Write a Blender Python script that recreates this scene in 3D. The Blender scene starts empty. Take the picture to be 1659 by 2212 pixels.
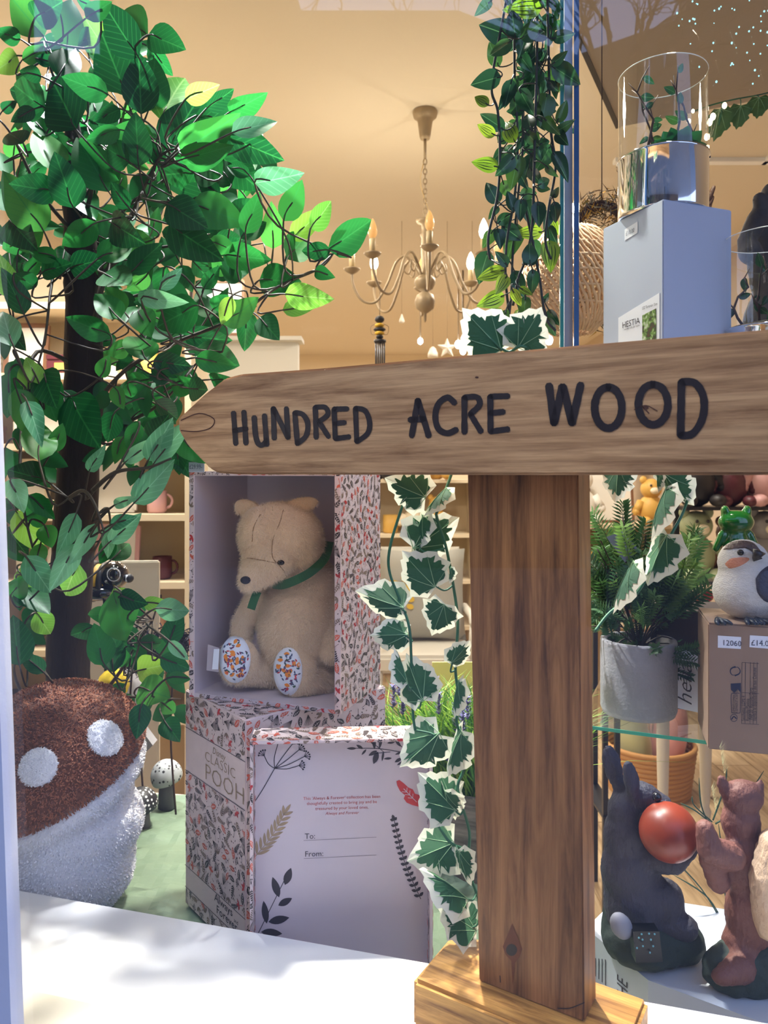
import bpy, bmesh, math, random
from mathutils import Vector, Matrix, noise
from mathutils.bvhtree import BVHTree
S = bpy.context.scene
COL = S.collection
V3 = Vector
F = 1600.0; HX = 829.5; HY = 1030.0; CZ = 1.45      # focal length in pixels, principal x, eye level row, eye height
# ---------------- camera ----------------
cam = bpy.data.cameras.new('camera'); camo = bpy.data.objects.new('camera', cam); COL.objects.link(camo)
cam.sensor_fit = 'VERTICAL'; cam.sensor_height = 36; cam.lens = F/2212*36
cam.shift_y = -(1106-HY)/2212
cam.clip_start = .02
camo.location = (0, 0, CZ); camo.rotation_euler = (math.pi/2, 0, 0)
cam.dof.use_dof = True; cam.dof.focus_distance = .95; cam.dof.aperture_fstop = 11
S.camera = camo
# ---------------- colour management, sky, lights ----------------
S.view_settings.view_transform = 'Standard'; S.view_settings.look = 'None'
S.view_settings.gamma = 1; S.view_settings.use_curve_mapping = False
S.view_settings.exposure = 0.0
W = bpy.data.worlds.new('sky'); S.world = W; W.use_nodes = True
wn = W.node_tree; wn.nodes.clear()
bg = wn.nodes.new('ShaderNodeBackground'); wo = wn.nodes.new('ShaderNodeOutputWorld')
tc = wn.nodes.new('ShaderNodeTexCoord'); sp = wn.nodes.new('ShaderNodeSeparateXYZ'); cr = wn.nodes.new('ShaderNodeValToRGB')
wn.links.new(tc.outputs['Generated'], sp.inputs[0]); wn.links.new(sp.outputs['Z'], cr.inputs[0])
cr.color_ramp.elements[0].color = (.50, .60, .93, 1); cr.color_ramp.elements[1].color = (.26, .40, .84, 1)
wn.links.new(cr.outputs[0], bg.inputs[0]); wn.links.new(bg.outputs[0], wo.inputs[0])
bg.inputs[1].default_value = 2.6

def light(kind, name, loc, energy, color=(1, 1, 1), size=.1, aim=None, size_y=None, spot=None, blend=.5):
    L = bpy.data.lights.new(name, kind); L.energy = energy; L.color = color
    if kind == 'AREA':
        L.size = size
        if size_y: L.shape = 'RECTANGLE'; L.size_y = size_y
    else: L.shadow_soft_size = size
    if spot: L.spot_size = math.radians(spot); L.spot_blend = blend
    o = bpy.data.objects.new(name, L); COL.objects.link(o); o.location = loc
    if aim is not None: o.rotation_euler = (V3(aim)-V3(loc)).to_track_quat('-Z', 'Y').to_euler()
    return o
WARM = (1, .90, .78)
# spotlights over the window display
light('SPOT', 'display_spot', (.06, 1.42, 2.72), 330, (1, .93, .80), .035, (.06, .80, .92), spot=60)
light('SPOT', 'display_spot', (-.55, 1.40, 2.80), 330, (.98, .98, 1), .035, (-.36, .90, .9), spot=60)
light('SPOT', 'display_spot', (.52, 1.20, 2.50), 40, (1, .90, .72), .03, (.36, .80, .95), spot=60)
# ceiling panels of the shop
for (x, y) in ((-.9, 2.4), (-.9, 4.6), (.9, 3.6), (.4, 5.8), (1.1, 7.2), (-.6, 7.0)):
    light('AREA', 'ceiling_lamp_light', (x, y, 2.84), 40, WARM, .35, (x, y, 0))

# ---------------- helpers ----------------
rng = random.Random(7)
def P(px, py, d): return V3(((px-HX)/F*d, d, CZ-(py-HY)/F*d))
def onpl(px, py, a, b, off=0.0):
    """point where the ray of a pixel meets the vertical plane Y = a + b X, moved off metres towards the street"""
    x = (px-HX)/F; d = (a - off*math.sqrt(1+b*b))/(1-b*x); return P(px, py, d)
def setp(o, label=None, cat=None, group=None, kind=None):
    if label: o['label'] = label
    if cat: o['category'] = cat
    if group: o['group'] = group
    if kind: o['kind'] = kind
    return o
def thing(name, loc, label, cat, group=None):
    o = bpy.data.objects.new(name, None); COL.objects.link(o); o.location = loc; o.empty_display_size = .02
    return setp(o, label, cat, group)
def rootloc(p):
    v = V3((0, 0, 0))
    while p is not None: v = v + V3(p.location); p = p.parent
    return v
class MB:
    def __init__(s): s.v = []; s.f = []; s.m = []; s.sm = []
    def add(s, vs, fs, m=0, smooth=False):
        n = len(s.v); s.v += [V3(v) for v in vs]
        for f in fs: s.f.append([i+n for i in f]); s.m.append(m); s.sm.append(smooth)
    def box(s, c, h, R=None, m=0, bev=0):
        c = V3(c); R = R or Matrix.Identity(3)
        if bev <= 0:
            vs = [c + R @ V3((h[0]*a, h[1]*b, h[2]*d)) for a in (-1, 1) for b in (-1, 1) for d in (-1, 1)]
            s.add(vs, [(0, 1, 3, 2), (4, 6, 7, 5), (0, 4, 5, 1), (2, 3, 7, 6), (0, 2, 6, 4), (1, 5, 7, 3)], m); return
        bm = bmesh.new(); bmesh.ops.create_cube(bm, size=2)
        for v in bm.verts: v.co = V3((v.co.x*h[0], v.co.y*h[1], v.co.z*h[2]))
        bmesh.ops.bevel(bm, geom=bm.edges[:], offset=bev, segments=2, affect='EDGES')
        bm.verts.index_update()
        s.add([c + R @ v.co for v in bm.verts], [[v.index for v in f.verts] for f in bm.faces], m); bm.free()
    def prism(s, pts, vec, m=0):
        n = len(pts); vec = V3(vec); vs = [V3(p) for p in pts] + [V3(p)+vec for p in pts]
        s.add(vs, [list(range(n)), list(range(2*n-1, n-1, -1))] + [(i, i+n, (i+1) % n+n, (i+1) % n) for i in range(n)], m)
    def tube(s, pts, r, seg=6, m=0, cap=True, smooth=True):
        pts = [V3(p) for p in pts]; n = len(pts); rr = r if isinstance(r, (list, tuple)) else [r]*n
        up = None; vs = []
        for i, p in enumerate(pts):
            t = (pts[min(i+1, n-1)]-pts[max(i-1, 0)])
            t = t.normalized() if t.length > 1e-9 else V3((0, 0, 1))
            if up is None: up = t.orthogonal().normalized()
            up = (up - t*up.dot(t)); up = up.normalized() if up.length > 1e-6 else t.orthogonal().normalized()
            w = t.cross(up)
            for k in range(seg):
                a = 2*math.pi*k/seg; vs.append(p + (up*math.cos(a)+w*math.sin(a))*rr[i])
        fs = [(i*seg+k, i*seg+(k+1) % seg, (i+1)*seg+(k+1) % seg, (i+1)*seg+k) for i in range(n-1) for k in range(seg)]
        if cap: fs += [list(range(seg))[::-1], list(range((n-1)*seg, n*seg))]
        s.add(vs, fs, m, smooth)
    def lathe(s, prof, c, seg=24, m=0, R=None, smooth=True):
        c = V3(c); R = R or Matrix.Identity(3); n = len(prof)
        vs = [c + R @ V3((r*math.cos(2*math.pi*k/seg), r*math.sin(2*math.pi*k/seg), z)) for r, z in prof for k in range(seg)]
        fs = [(i*seg+k, i*seg+(k+1) % seg, (i+1)*seg+(k+1) % seg, (i+1)*seg+k) for i in range(n-1) for k in range(seg)]
        fs += [list(range(seg))[::-1], list(range((n-1)*seg, n*seg))]
        s.add(vs, fs, m, smooth)
    def ell(s, c, r, R=None, seg=16, rings=10, m=0):
        c = V3(c); R = R or Matrix.Identity(3)
        vs = [c + R @ V3((0, 0, -r[2]))]
        for i in range(1, rings):
            t = math.pi*i/rings
            for k in range(seg):
                a = 2*math.pi*k/seg; vs.append(c + R @ V3((r[0]*math.sin(t)*math.cos(a), r[1]*math.sin(t)*math.sin(a), -r[2]*math.cos(t))))
        vs.append(c + R @ V3((0, 0, r[2])))
        fs = [(0, 1+(k+1) % seg, 1+k) for k in range(seg)]
        for i in range(rings-2):
            for k in range(seg): fs.append((1+i*seg+k, 1+i*seg+(k+1) % seg, 1+(i+1)*seg+(k+1) % seg, 1+(i+1)*seg+k))
        L = len(vs)-1; b = 1+(rings-2)*seg
        fs += [(L, b+k, b+(k+1) % seg) for k in range(seg)]
        s.add(vs, fs, m, True)
    def mesh(s, name, mats, off=(0, 0, 0)):
        off = V3(off); me = bpy.data.meshes.new(name)
        me.from_pydata([tuple(v-off) for v in s.v], [], s.f)
        for m in (mats if isinstance(mats, (list, tuple)) else [mats]): me.materials.append(m)
        me.polygons.foreach_set('material_index', s.m); me.polygons.foreach_set('use_smooth', s.sm); me.update()
        return me
    def build(s, name, mats, parent=None, at=None, label=None, cat=None, group=None, kind=None):
        off = rootloc(parent) if parent else (V3(at) if at is not None else V3((0, 0, 0)))
        o = bpy.data.objects.new(name, s.mesh(name, mats, off)); COL.objects.link(o)
        if parent: o.parent = parent
        elif at is not None: o.location = at
        return setp(o, label, cat, group, kind)
def struct(name, b, mat): return b.build(name, mat, kind='structure')
def rotz(a): return Matrix.Rotation(a, 3, 'Z')
def rmat(x, y, z): return Matrix(((x[0], y[0], z[0]), (x[1], y[1], z[1]), (x[2], y[2], z[2])))
def spline(pts, n=6):
    pts = [V3(p) for p in pts]; out = []
    for i in range(len(pts)-1):
        a = pts[max(i-1, 0)]; b = pts[i]; c = pts[i+1]; d = pts[min(i+2, len(pts)-1)]
        for k in range(n):
            t = k/n; out.append(.5*((2*b)+(c-a)*t+(2*a-5*b+4*c-d)*t*t+(3*b-a-3*c+d)*t**3))
    out.append(pts[-1]); return out
def copy_tree(o, parent=None):
    c = o.copy(); COL.objects.link(c); c.parent = parent
    for ch in o.children: copy_tree(ch, c)
    return c
# organic shapes: overlapping solids fused by a voxel remesh
def sph(c, r, R=None): return ('e', V3(c), (r, r, r) if not isinstance(r, (tuple, list)) else r, R)
def capsule(p0, r0, p1, r1, n=8):
    return [sph(V3(p0).lerp(V3(p1), i/n), r0+(r1-r0)*i/n) for i in range(n+1)]
def chain(pts, rs, n=6):
    out = []
    for i in range(len(pts)-1): out += capsule(pts[i], rs[i], pts[i+1], rs[i+1], n)
    return out
def blob(name, items, mat, parent, voxel=.003, smooth=4, rough=0.0, rscale=60, **kw):
    b = MB()
    for (_, c, r, R) in items: b.ell(c, r, R, 20, 14)
    tmp = bpy.data.objects.new('t', b.mesh('t', mat)); COL.objects.link(tmp)
    m = tmp.modifiers.new('r', 'REMESH'); m.mode = 'VOXEL'; m.voxel_size = voxel; m.use_smooth_shade = True
    m2 = tmp.modifiers.new('s', 'SMOOTH'); m2.iterations = smooth; m2.factor = .6
    dg = bpy.context.evaluated_depsgraph_get(); dg.update()
    me = bpy.data.meshes.new_from_object(tmp.evaluated_get(dg)); bpy.data.objects.remove(tmp)
    me.name = name
    nr = [v.normal.copy() for v in me.vertices] if rough else None
    off = rootloc(parent) if parent else V3((0, 0, 0))
    for i, v in enumerate(me.vertices):
        if rough: v.co += nr[i]*rough*noise.noise(v.co*rscale)
    tree = BVHTree.FromPolygons([v.co.copy() for v in me.vertices], [list(p.vertices) for p in me.polygons])
    for v in me.vertices: v.co -= off
    me.materials.clear(); me.materials.append(mat)
    for p in me.polygons: p.use_smooth = True
    o = bpy.data.objects.new(name, me); COL.objects.link(o)
    if parent: o.parent = parent
    setp(o, **kw)
    return o, tree
EYE = V3((0, 0, CZ))
def hit(tree, px, py):
    d = (P(px, py, 1)-EYE).normalized(); h = tree.ray_cast(EYE, d)
    return h[0], h[1]
def PE(px, py, d, rx, rz, ry=None, rot=0):
    k = d/F; R = Matrix.Rotation(math.radians(rot), 3, 'Y')
    return ('e', P(px, py, d), (rx*k, (ry if ry is not None else min(rx, rz))*k, rz*k), R)
def PC(p, q, n=7):      # p = (px, py, d, radius px)
    return capsule(P(*p[:3]), p[3]*p[2]/F, P(*q[:3]), q[3]*q[2]/F, n)
def fur(name, obj, mat, parent, n, L, wid, seed=1, down=.6, cond=None, curl=0.0):
    me = obj.data; rg = random.Random(seed); off = rootloc(obj)
    polys = [p for p in me.polygons if cond is None or cond(p.center+off)]
    cum = []; t = 0
    for p in polys: t += p.area; cum.append(t)
    import bisect
    vs = []; fs = []
    for i in range(n):
        p = polys[min(bisect.bisect(cum, rg.random()*t), len(polys)-1)]
        co = [me.vertices[j].co for j in p.vertices]
        a, b = rg.random(), rg.random()
        q = co[0].lerp(co[1], a).lerp(co[-1].lerp(co[2], a) if len(co) > 3 else co[2], b)
        nn = p.normal; g = V3((rg.gauss(0, .45), rg.gauss(0, .45), -down + rg.gauss(0, .35)))
        dr = (nn + g).normalized(); side = dr.cross(nn)
        side = side.normalized() if side.length > 1e-5 else nn.orthogonal().normalized()
        l = L*rg.uniform(.6, 1.3); k = len(vs)
        if curl:
            q2 = q + dr*l*.6; dr2 = (dr + side*rg.choice((-1, 1))*curl - nn*.8).normalized(); q3 = q2+dr2*l*.6
            vs += [q-side*wid, q+side*wid, q2+side*wid, q2-side*wid, q3]
            fs += [(k, k+1, k+2, k+3), (k+3, k+2, k+4)]
        else:
            vs += [q-side*wid, q+side*wid, q+dr*l]; fs.append((k, k+1, k+2))
    m2 = bpy.data.meshes.new(name); m2.from_pydata([tuple(v) for v in vs], [], fs); m2.materials.append(mat); m2.update()
    o = bpy.data.objects.new(name, m2); COL.objects.link(o); o.parent = parent; o['kind'] = 'stuff'
    return o
# ---------------- materials ----------------
class NT:
    def __init__(s, name):
        s.mat = bpy.data.materials.new(name); s.mat.use_nodes = True; s.t = s.mat.node_tree; s.t.nodes.clear()
        s.out = s.t.nodes.new('ShaderNodeOutputMaterial')
    def n(s, typ, ins=None, **kw):
        nd = s.t.nodes.new('ShaderNode'+typ)
        for k, v in kw.items(): setattr(nd, k, v)
        for k, v in (ins or {}).items():
            if hasattr(v, 'is_output') or isinstance(v, bpy.types.NodeSocket): s.t.links.new(v, nd.inputs[k])
            else: nd.inputs[k].default_value = v
        return nd
    def ramp(s, fac, stops):
        r = s.n('ValToRGB', {0: fac}); e = r.color_ramp.elements
        while len(e) < len(stops): e.new(.5)
        for i, (p, c) in enumerate(stops): e[i].position = p; e[i].color = c4(c)
        return r.outputs[0]
    def mix(s, f, a, b, mode='MIX'):
        m = s.n('MixRGB', {0: f}, blend_type=mode)
        for i, c in ((1, a), (2, b)):
            if isinstance(c, bpy.types.NodeSocket): s.t.links.new(c, m.inputs[i])
            else: m.inputs[i].default_value = c4(c)
        return m.outputs[0]
    def link(s, sock): s.t.links.new(sock, s.out.inputs[0]); return s.mat
def c4(c): return (c[0], c[1], c[2], 1)
def srgb(r, g, b):
    f = lambda u: (u/255/12.92) if u <= 10 else ((u/255+.055)/1.055)**2.4
    return (f(r), f(g), f(b))
def M(name, col, rough=.6, metal=0, var=0, vscale=20, bump=0, bscale=200, spec=.5, sheen=0, emit=None, es=1, coat=0, trans=0, stretch=None):
    t = NT(name); col4 = c4(col)
    b = t.n('BsdfPrincipled', {'Roughness': rough, 'Metallic': metal, 'Specular IOR Level': spec})
    co = t.n('TexCoord').outputs['Object']
    if stretch: co = t.n('Mapping', {0: co, 3: stretch}).outputs[0]
    if var:
        nz = t.n('TexNoise', {'Vector': co, 'Scale': vscale, 'Detail': 4})
        c = t.mix(nz.outputs[0], [x*(1-var) for x in col], [min(1, x*(1+var)) for x in col]); t.t.links.new(c, b.inputs['Base Color'])
    else: b.inputs['Base Color'].default_value = col4
    if bump:
        nz = t.n('TexNoise', {'Vector': co, 'Scale': bscale, 'Detail': 3})
        bp = t.n('Bump', {'Height': nz.outputs[0], 'Strength': bump, 'Distance': .002}); t.t.links.new(bp.outputs[0], b.inputs['Normal'])
    if sheen: b.inputs['Sheen Weight'].default_value = sheen
    if coat: b.inputs['Coat Weight'].default_value = coat
    if emit: b.inputs['Emission Color'].default_value = c4(emit); b.inputs['Emission Strength'].default_value = es
    if trans:
        tr = t.n('BsdfTranslucent', {0: col4}); mx = t.n('MixShader', {0: trans, 1: b.outputs[0], 2: tr.outputs[0]}); return t.link(mx.outputs[0])
    return t.link(b.outputs[0])
def wood(name, dark, light_, axis, scale=1.0, rough=.45, rot=0):
    """axis: grain direction 'X' (after rotating by rot about Z) or 'Z'"""
    t = NT(name); co = t.n('TexCoord').outputs['Object']
    co = t.n('Mapping', {0: co, 2: (0, 0, rot)}, vector_type='TEXTURE').outputs[0]
    st = (1.6, 20, 20) if axis == 'X' else (20, 20, 1.6)
    big = t.n('TexNoise', {'Vector': co, 'Scale': 5*scale, 'Detail': 3})
    wv = t.n('Mapping', {0: co, 3: st}).outputs[0]
    wv2 = t.n('MixRGB', {0: .05, 1: wv, 2: big.outputs[1]}).outputs[0]
    g = t.n('TexNoise', {'Vector': wv2, 'Scale': 3.0*scale, 'Detail': 6, 'Roughness': .65, 'Distortion': .4})
    fine = t.n('TexNoise', {'Vector': t.n('Mapping', {0: wv, 3: (1, 5, 5) if axis == 'X' else (5, 5, 1)}).outputs[0], 'Scale': 6*scale, 'Detail': 4})
    c = t.ramp(g.outputs[0], [(.32, [q*.8 for q in dark]), (.48, [(a+b)/2 for a, b in zip(dark, light_)]), (.62, light_)])
    c = t.mix(.35, c, t.ramp(fine.outputs[0], [(.35, (.5, .48, .46)), (.6, (1, 1, 1))]), 'MULTIPLY')
    c = t.mix(.4, c, t.ramp(big.outputs[0], [(.3, (.72, .68, .66)), (.65, (1.0, 1.0, 1.0))]), 'MULTIPLY')
    b = t.n('BsdfPrincipled', {'Base Color': c, 'Roughness': rough, 'Specular IOR Level': .4})
    bp = t.n('Bump', {'Height': g.outputs[0], 'Strength': .35, 'Distance': .001}); t.t.links.new(bp.outputs[0], b.inputs['Normal'])
    return t.link(b.outputs[0])
def leafmat(name, stops, trans=.35, rough=.38, vein=None, veins=7, spec=.5):
    t = NT(name); rnd = t.n('ObjectInfo').outputs['Random']; base = t.ramp(rnd, stops)
    uv = t.n('TexCoord').outputs['Generated']; sx = t.n('SeparateXYZ', {0: uv})
    if vein:
        ay = t.n('Math', {0: t.n('Math', {0: sx.outputs[1], 1: .5}, operation='SUBTRACT').outputs[0]}, operation='ABSOLUTE')
        q = t.n('Math', {0: sx.outputs[0], 1: t.n('Math', {0: ay.outputs[0], 1: -.7}, operation='MULTIPLY').outputs[0]}, operation='ADD')
        w = t.n('Math', {0: t.n('Math', {0: q.outputs[0], 1: veins*6.283}, operation='MULTIPLY').outputs[0]}, operation='SINE')
        f = t.n('MapRange', {0: w.outputs[0], 1: .75, 2: 1, 3: 0, 4: .35}).outputs[0]
        base = t.mix(f, base, vein)
        mid = t.n('MapRange', {0: ay.outputs[0], 1: .008, 2: .025, 3: .8, 4: 0}).outputs[0]
        base = t.mix(mid, base, vein)
    b = t.n('BsdfPrincipled', {'Base Color': base, 'Roughness': rough, 'Specular IOR Level': spec})
    tr = t.n('BsdfTranslucent', {0: base})
    return t.link(t.n('MixShader', {0: trans, 1: b.outputs[0], 2: tr.outputs[0]}).outputs[0])
def glassmat(name, tint=(1, 1, 1), ior=1.45, k=1.0):
    t = NT(name); bf = t.n('NewGeometry').outputs['Backfacing']
    iv = t.n('MapRange', {0: bf, 1: 0, 2: 1, 3: ior, 4: 1/ior}).outputs[0]      # thin sheet: same reflection from both faces
    fr = t.n('Fresnel', {0: iv}); f = t.n('Math', {0: fr.outputs[0], 1: k}, operation='MULTIPLY', use_clamp=True)
    a = t.n('BsdfTransparent', {0: c4(tint)}); g = t.n('BsdfGlossy', {0: (1, 1, 1, 1), 'Roughness': 0.0})
    return t.link(t.n('MixShader', {0: f.outputs[0], 1: a.outputs[0], 2: g.outputs[0]}).outputs[0])
def emis(name, col, s):
    t = NT(name); return t.link(t.n('Emission', {0: c4(col), 1: s}).outputs[0])
def dots(name, base, dot, scale, size=.3, rough=.5):
    t = NT(name); co = t.n('TexCoord').outputs['Object']
    v = t.n('TexVoronoi', {'Vector': co, 'Scale': scale, 'Randomness': .6})
    f = t.n('MapRange', {0: v.outputs['Distance'], 1: size, 2: size+.04, 3: 1, 4: 0}).outputs[0]
    return t.link(t.n('BsdfPrincipled', {'Base Color': t.mix(f, base, dot), 'Roughness': rough}).outputs[0])
def textmesh(b, s, fr, size, m=0, align='LEFT', off=0.0, sx=1.0, shear=0.0):
    """adds flat lettering to b; fr(u, v) maps metres on the surface to a world point"""
    cu = bpy.data.curves.new('t', 'FONT'); cu.body = s; cu.size = size; cu.align_x = align; cu.offset = off*size; cu.resolution_u = 2; cu.shear = shear
    o = bpy.data.objects.new('t', cu); COL.objects.link(o)
    dg = bpy.context.evaluated_depsgraph_get(); dg.update()
    me = bpy.data.meshes.new_from_object(o.evaluated_get(dg)); bpy.data.objects.remove(o)
    b.add([fr(v.co.x*sx, v.co.y) for v in me.vertices], [list(p.vertices) for p in me.polygons], m)
def stroke(b, pts, w, fr, m=0, jit=0.0, taper=False):
    """flat brush stroke through 2-D pts, mapped by fr"""
    pts = [V3((p[0], p[1], 0)) for p in pts]
    if len(pts) > 2: pts = spline(pts, 5)
    elif jit: pts = [pts[0].lerp(pts[1], k/8) for k in range(9)]
    n = len(pts); L = []; R = []
    for i, p in enumerate(pts):
        t = (pts[min(i+1, n-1)]-pts[max(i-1, 0)]).normalized(); nn = V3((-t.y, t.x, 0))
        ww = w*.5*(1+jit*rng.uniform(-1, 1))
        if taper: ww *= 1-.75*i/(n-1)
        if i == 0 and not taper: L.append(p-t*w*.35+nn*ww*.5); R.append(p-t*w*.35-nn*ww*.5)
        L.append(p+nn*ww); R.append(p-nn*ww)
        if i == n-1 and not taper: L.append(p+t*w*.35+nn*ww*.5); R.append(p+t*w*.35-nn*ww*.5)
    k = len(L); b.add([fr(q.x, q.y) for q in L]+[fr(q.x, q.y) for q in R], [(i, i+1, k+i+1, k+i) for i in range(k-1)], m)
def leaf2(b, x, y, ang, L, w, fr, m=0, n=7, clip=None):
    ca, sa = math.cos(ang), math.sin(ang); up = []; dn = []
    for i in range(n+1):
        t = i/n; h = w*.5*math.sin(math.pi*t)**.8*(1.15-.3*t); up.append((t*L, h)); dn.append((t*L, -h))
    pts = [(x+a*ca-c*sa, y+a*sa+c*ca) for a, c in up+dn[1:-1][::-1]]
    if clip: pts = [(min(max(p[0], clip[0]), clip[1]), min(max(p[1], clip[2]), clip[3])) for p in pts]
    b.add([fr(*p) for p in pts], [list(range(len(pts)))], m)
def disc2(b, x, y, rx, ry, fr, m=0, n=12, ang=0):
    ca, sa = math.cos(ang), math.sin(ang)
    b.add([fr(x+rx*math.cos(6.2832*i/n)*ca-ry*math.sin(6.2832*i/n)*sa, y+rx*math.cos(6.2832*i/n)*sa+ry*math.sin(6.2832*i/n)*ca) for i in range(n)], [list(range(n))], m)
# ================= materials =================
m_white = M('white_gloss_paint', srgb(238, 238, 240), .3, var=.03, vscale=8)
m_frame = M('white_frame_paint', srgb(215, 216, 228), .4, var=.05, vscale=15, bump=.2, bscale=90)
m_cream = M('cream_wall_paint', srgb(228, 212, 184), .7)
m_ceil = M('cream_ceiling_paint', srgb(218, 206, 186), .75)
m_floor = wood('pale_floorboards', srgb(176, 146, 104), srgb(224, 198, 156), 'X', .8, .4, 1.2)
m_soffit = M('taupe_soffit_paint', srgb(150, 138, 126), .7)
m_glass = glassmat('window_glass', (.97, .985, .99), 1.5, 1.05)
m_clear = glassmat('clear_glass', (.96, .98, .98), 1.5, 1.6)
m_teal = M('teal_glass_edge', srgb(60, 140, 140), .1, emit=None, coat=.5)
m_blue = M('blue_glass_edge', srgb(60, 100, 150), .12, coat=.5)
m_alu = M('pale_aluminium', srgb(190, 192, 200), .35, .5)
m_black = M('black_metal', srgb(28, 28, 32), .4)
m_tissue = M('sage_tissue_paper', srgb(104, 124, 102), .7, var=.12, vscale=9, bump=.5, bscale=30)
m_sign = wood('sign_wood', srgb(152, 108, 70), srgb(214, 172, 126), 'X', 1.3, .5, math.atan2(-.622, 1))
m_post = wood('post_wood', srgb(108, 68, 36), srgb(182, 126, 76), 'Z', 1.2, .42)
m_block = wood('block_wood', srgb(140, 88, 34), srgb(224, 168, 88), 'X', 1.6, .5, math.atan2(-.622, 1))
m_ink = M('black_brush_paint', srgb(34, 26, 32), .45, var=.3, vscale=300)
m_card = M('blush_white_card', srgb(228, 208, 208), .55)
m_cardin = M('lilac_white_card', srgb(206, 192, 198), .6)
pm = [M('print_coral', srgb(214, 100, 78), .55), M('print_charcoal', srgb(58, 48, 50), .55), M('print_taupe', srgb(138, 118, 104), .55),
      M('print_red', srgb(190, 52, 56), .55), M('print_blush', srgb(236, 222, 218), .55)]
m_gold = M('print_bronze', srgb(150, 126, 98), .4)
m_txt = M('print_dark_grey', srgb(52, 46, 54), .55)
m_redtxt = M('print_terracotta', srgb(176, 70, 62), .55)
m_label = M('white_paper_label', srgb(232, 236, 246), .5)

# ================= the setting =================
b = MB(); b.box((0, 4.5, -.05), (4, 4.4, .05)); fl_ = struct('floor', b, m_floor)
m_fb3 = [wood('board_%d' % i, srgb(*c0), srgb(*c1), 'X', .7, .4, math.pi/2) for i, (c0, c1) in enumerate((((186, 158, 118), (226, 202, 162)), ((196, 170, 130), (232, 210, 172)), ((178, 150, 112), (220, 194, 152))))]
for i in range(23):
    y = 1.75-.37*(i % 3)
    while y < 6.2:
        L_ = 1.35; b = MB(); b.box((-1.95+i*.185, y+L_/2, .0025), (.0905, L_/2-.002, .0025), bev=.0012); b.build('floor_board', m_fb3[(i*7+int(y*3)) % 3], fl_); y += L_
b = MB(); b.box((0, 4.5, 2.95), (4, 4.4, .05)); struct('ceiling', b, m_ceil)
b = MB(); b.box((0, 8.85, 1.45), (4, .05, 1.45)); struct('wall_back', b, m_cream)
b = MB(); b.box((-2.05, 4.7, 1.45), (.05, 4.1, 1.45)); struct('wall_left', b, m_cream)
b = MB(); b.box((2.25, 4.5, 1.45), (.05, 4.3, 1.45)); struct('wall_right', b, M('stone_wall_paint', srgb(190, 172, 150), .7))
b = MB(); b.box((-1.2, 4.6, 1.14), (.67, .04, 1.14)); b.box((-1.2, 4.56, 2.29), (.70, .08, .012))
struct('wall_middle', b, M('grey_white_paint', srgb(214, 212, 204), .7))
# shop front: glass, mullion, sill
GA, GB = .60, -.2746          # the glass stands on the line Y = GA + GB X
gu = V3((1, GB, 0)).normalized(); gn = V3((GB, -1, 0)).normalized()     # along the glass; towards the street
def G(x, z, off=0): return V3((x, GA+GB*x, z)) + gn*off
b = MB(); b.prism([G(-.40, .90), G(1.4, .90), G(1.4, 3.0), G(-.40, 3.0)], gn*-.006); struct('window_1', b, m_glass)
b = MB()
lo = onpl(52, 2212, GA, GB, -.008); hi = onpl(-26, 0, GA, GB, -.008); sl = (hi-lo)/(hi.z-lo.z); bot = lo+gn*.016
pb = bot + sl*(.86-bot.z); pt = bot + sl*(3.0-bot.z)
b.prism([pb, pt, pt-gu*.06, pb-gu*.06], gn*-.016)
b.prism([pb-gu*.056, pt-gu*.056, pt-gu*.08, pb-gu*.08], gn*-.03); struct('trim_1', b, m_frame)
b = MB(); b.prism([G(-.55, .55), G(-.40, .55), G(-.44, 3.0), G(-.55, 3.0)], gn*-.02)   # left of the mullion: dark door reveal
b.prism([G(-1.6, .0), G(-.54, .0), G(-.54, 3.0), G(-1.6, 3.0)], gn*-.05)
struct('wall_front', b, M('dark_green_shopfront_paint', srgb(24, 34, 34), .4))
LA = .851
def ledge_pt(x, a, z): return V3((x, a+GB*x, z))
b = MB(); b.prism([ledge_pt(-1.0, .668, .90), ledge_pt(1.3, .668, .90), ledge_pt(1.3, LA, .90), ledge_pt(-1.0, LA, .90)], (0, 0, -.022))
struct('trim_2', b, m_white)
b = MB(); b.prism([ledge_pt(-1.0, .595, .906), ledge_pt(1.3, .595, .906), ledge_pt(1.3, .682, .906), ledge_pt(-1.0, .682, .906)], (0, 0, -.03))
struct('trim_3', b, M('cream_sill_paint', srgb(236, 228, 208), .4))
b = MB(); b.prism([ledge_pt(-1.0, .60, .876), ledge_pt(1.3, .60, .876), ledge_pt(1.3, .66, .876), ledge_pt(-1.0, .66, .876)], (0, 0, -.87))
struct('baseboard_front', b, m_frame)
# display floor behind the ledge
b = MB(); b.prism([ledge_pt(-1.3, .80, .806), ledge_pt(.9, .80, .806), V3((.9, .98, .806)), V3((.30, 1.06, .806)), V3((.25, 1.40, .806)), V3((-1.3, 1.64, .806))], (0, 0, -.03))
b.box((-.4, 1.15, .39), (.5, .10, .386)); struct('floor_display', b, M('pale_board', srgb(200, 190, 170), .6))
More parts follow.
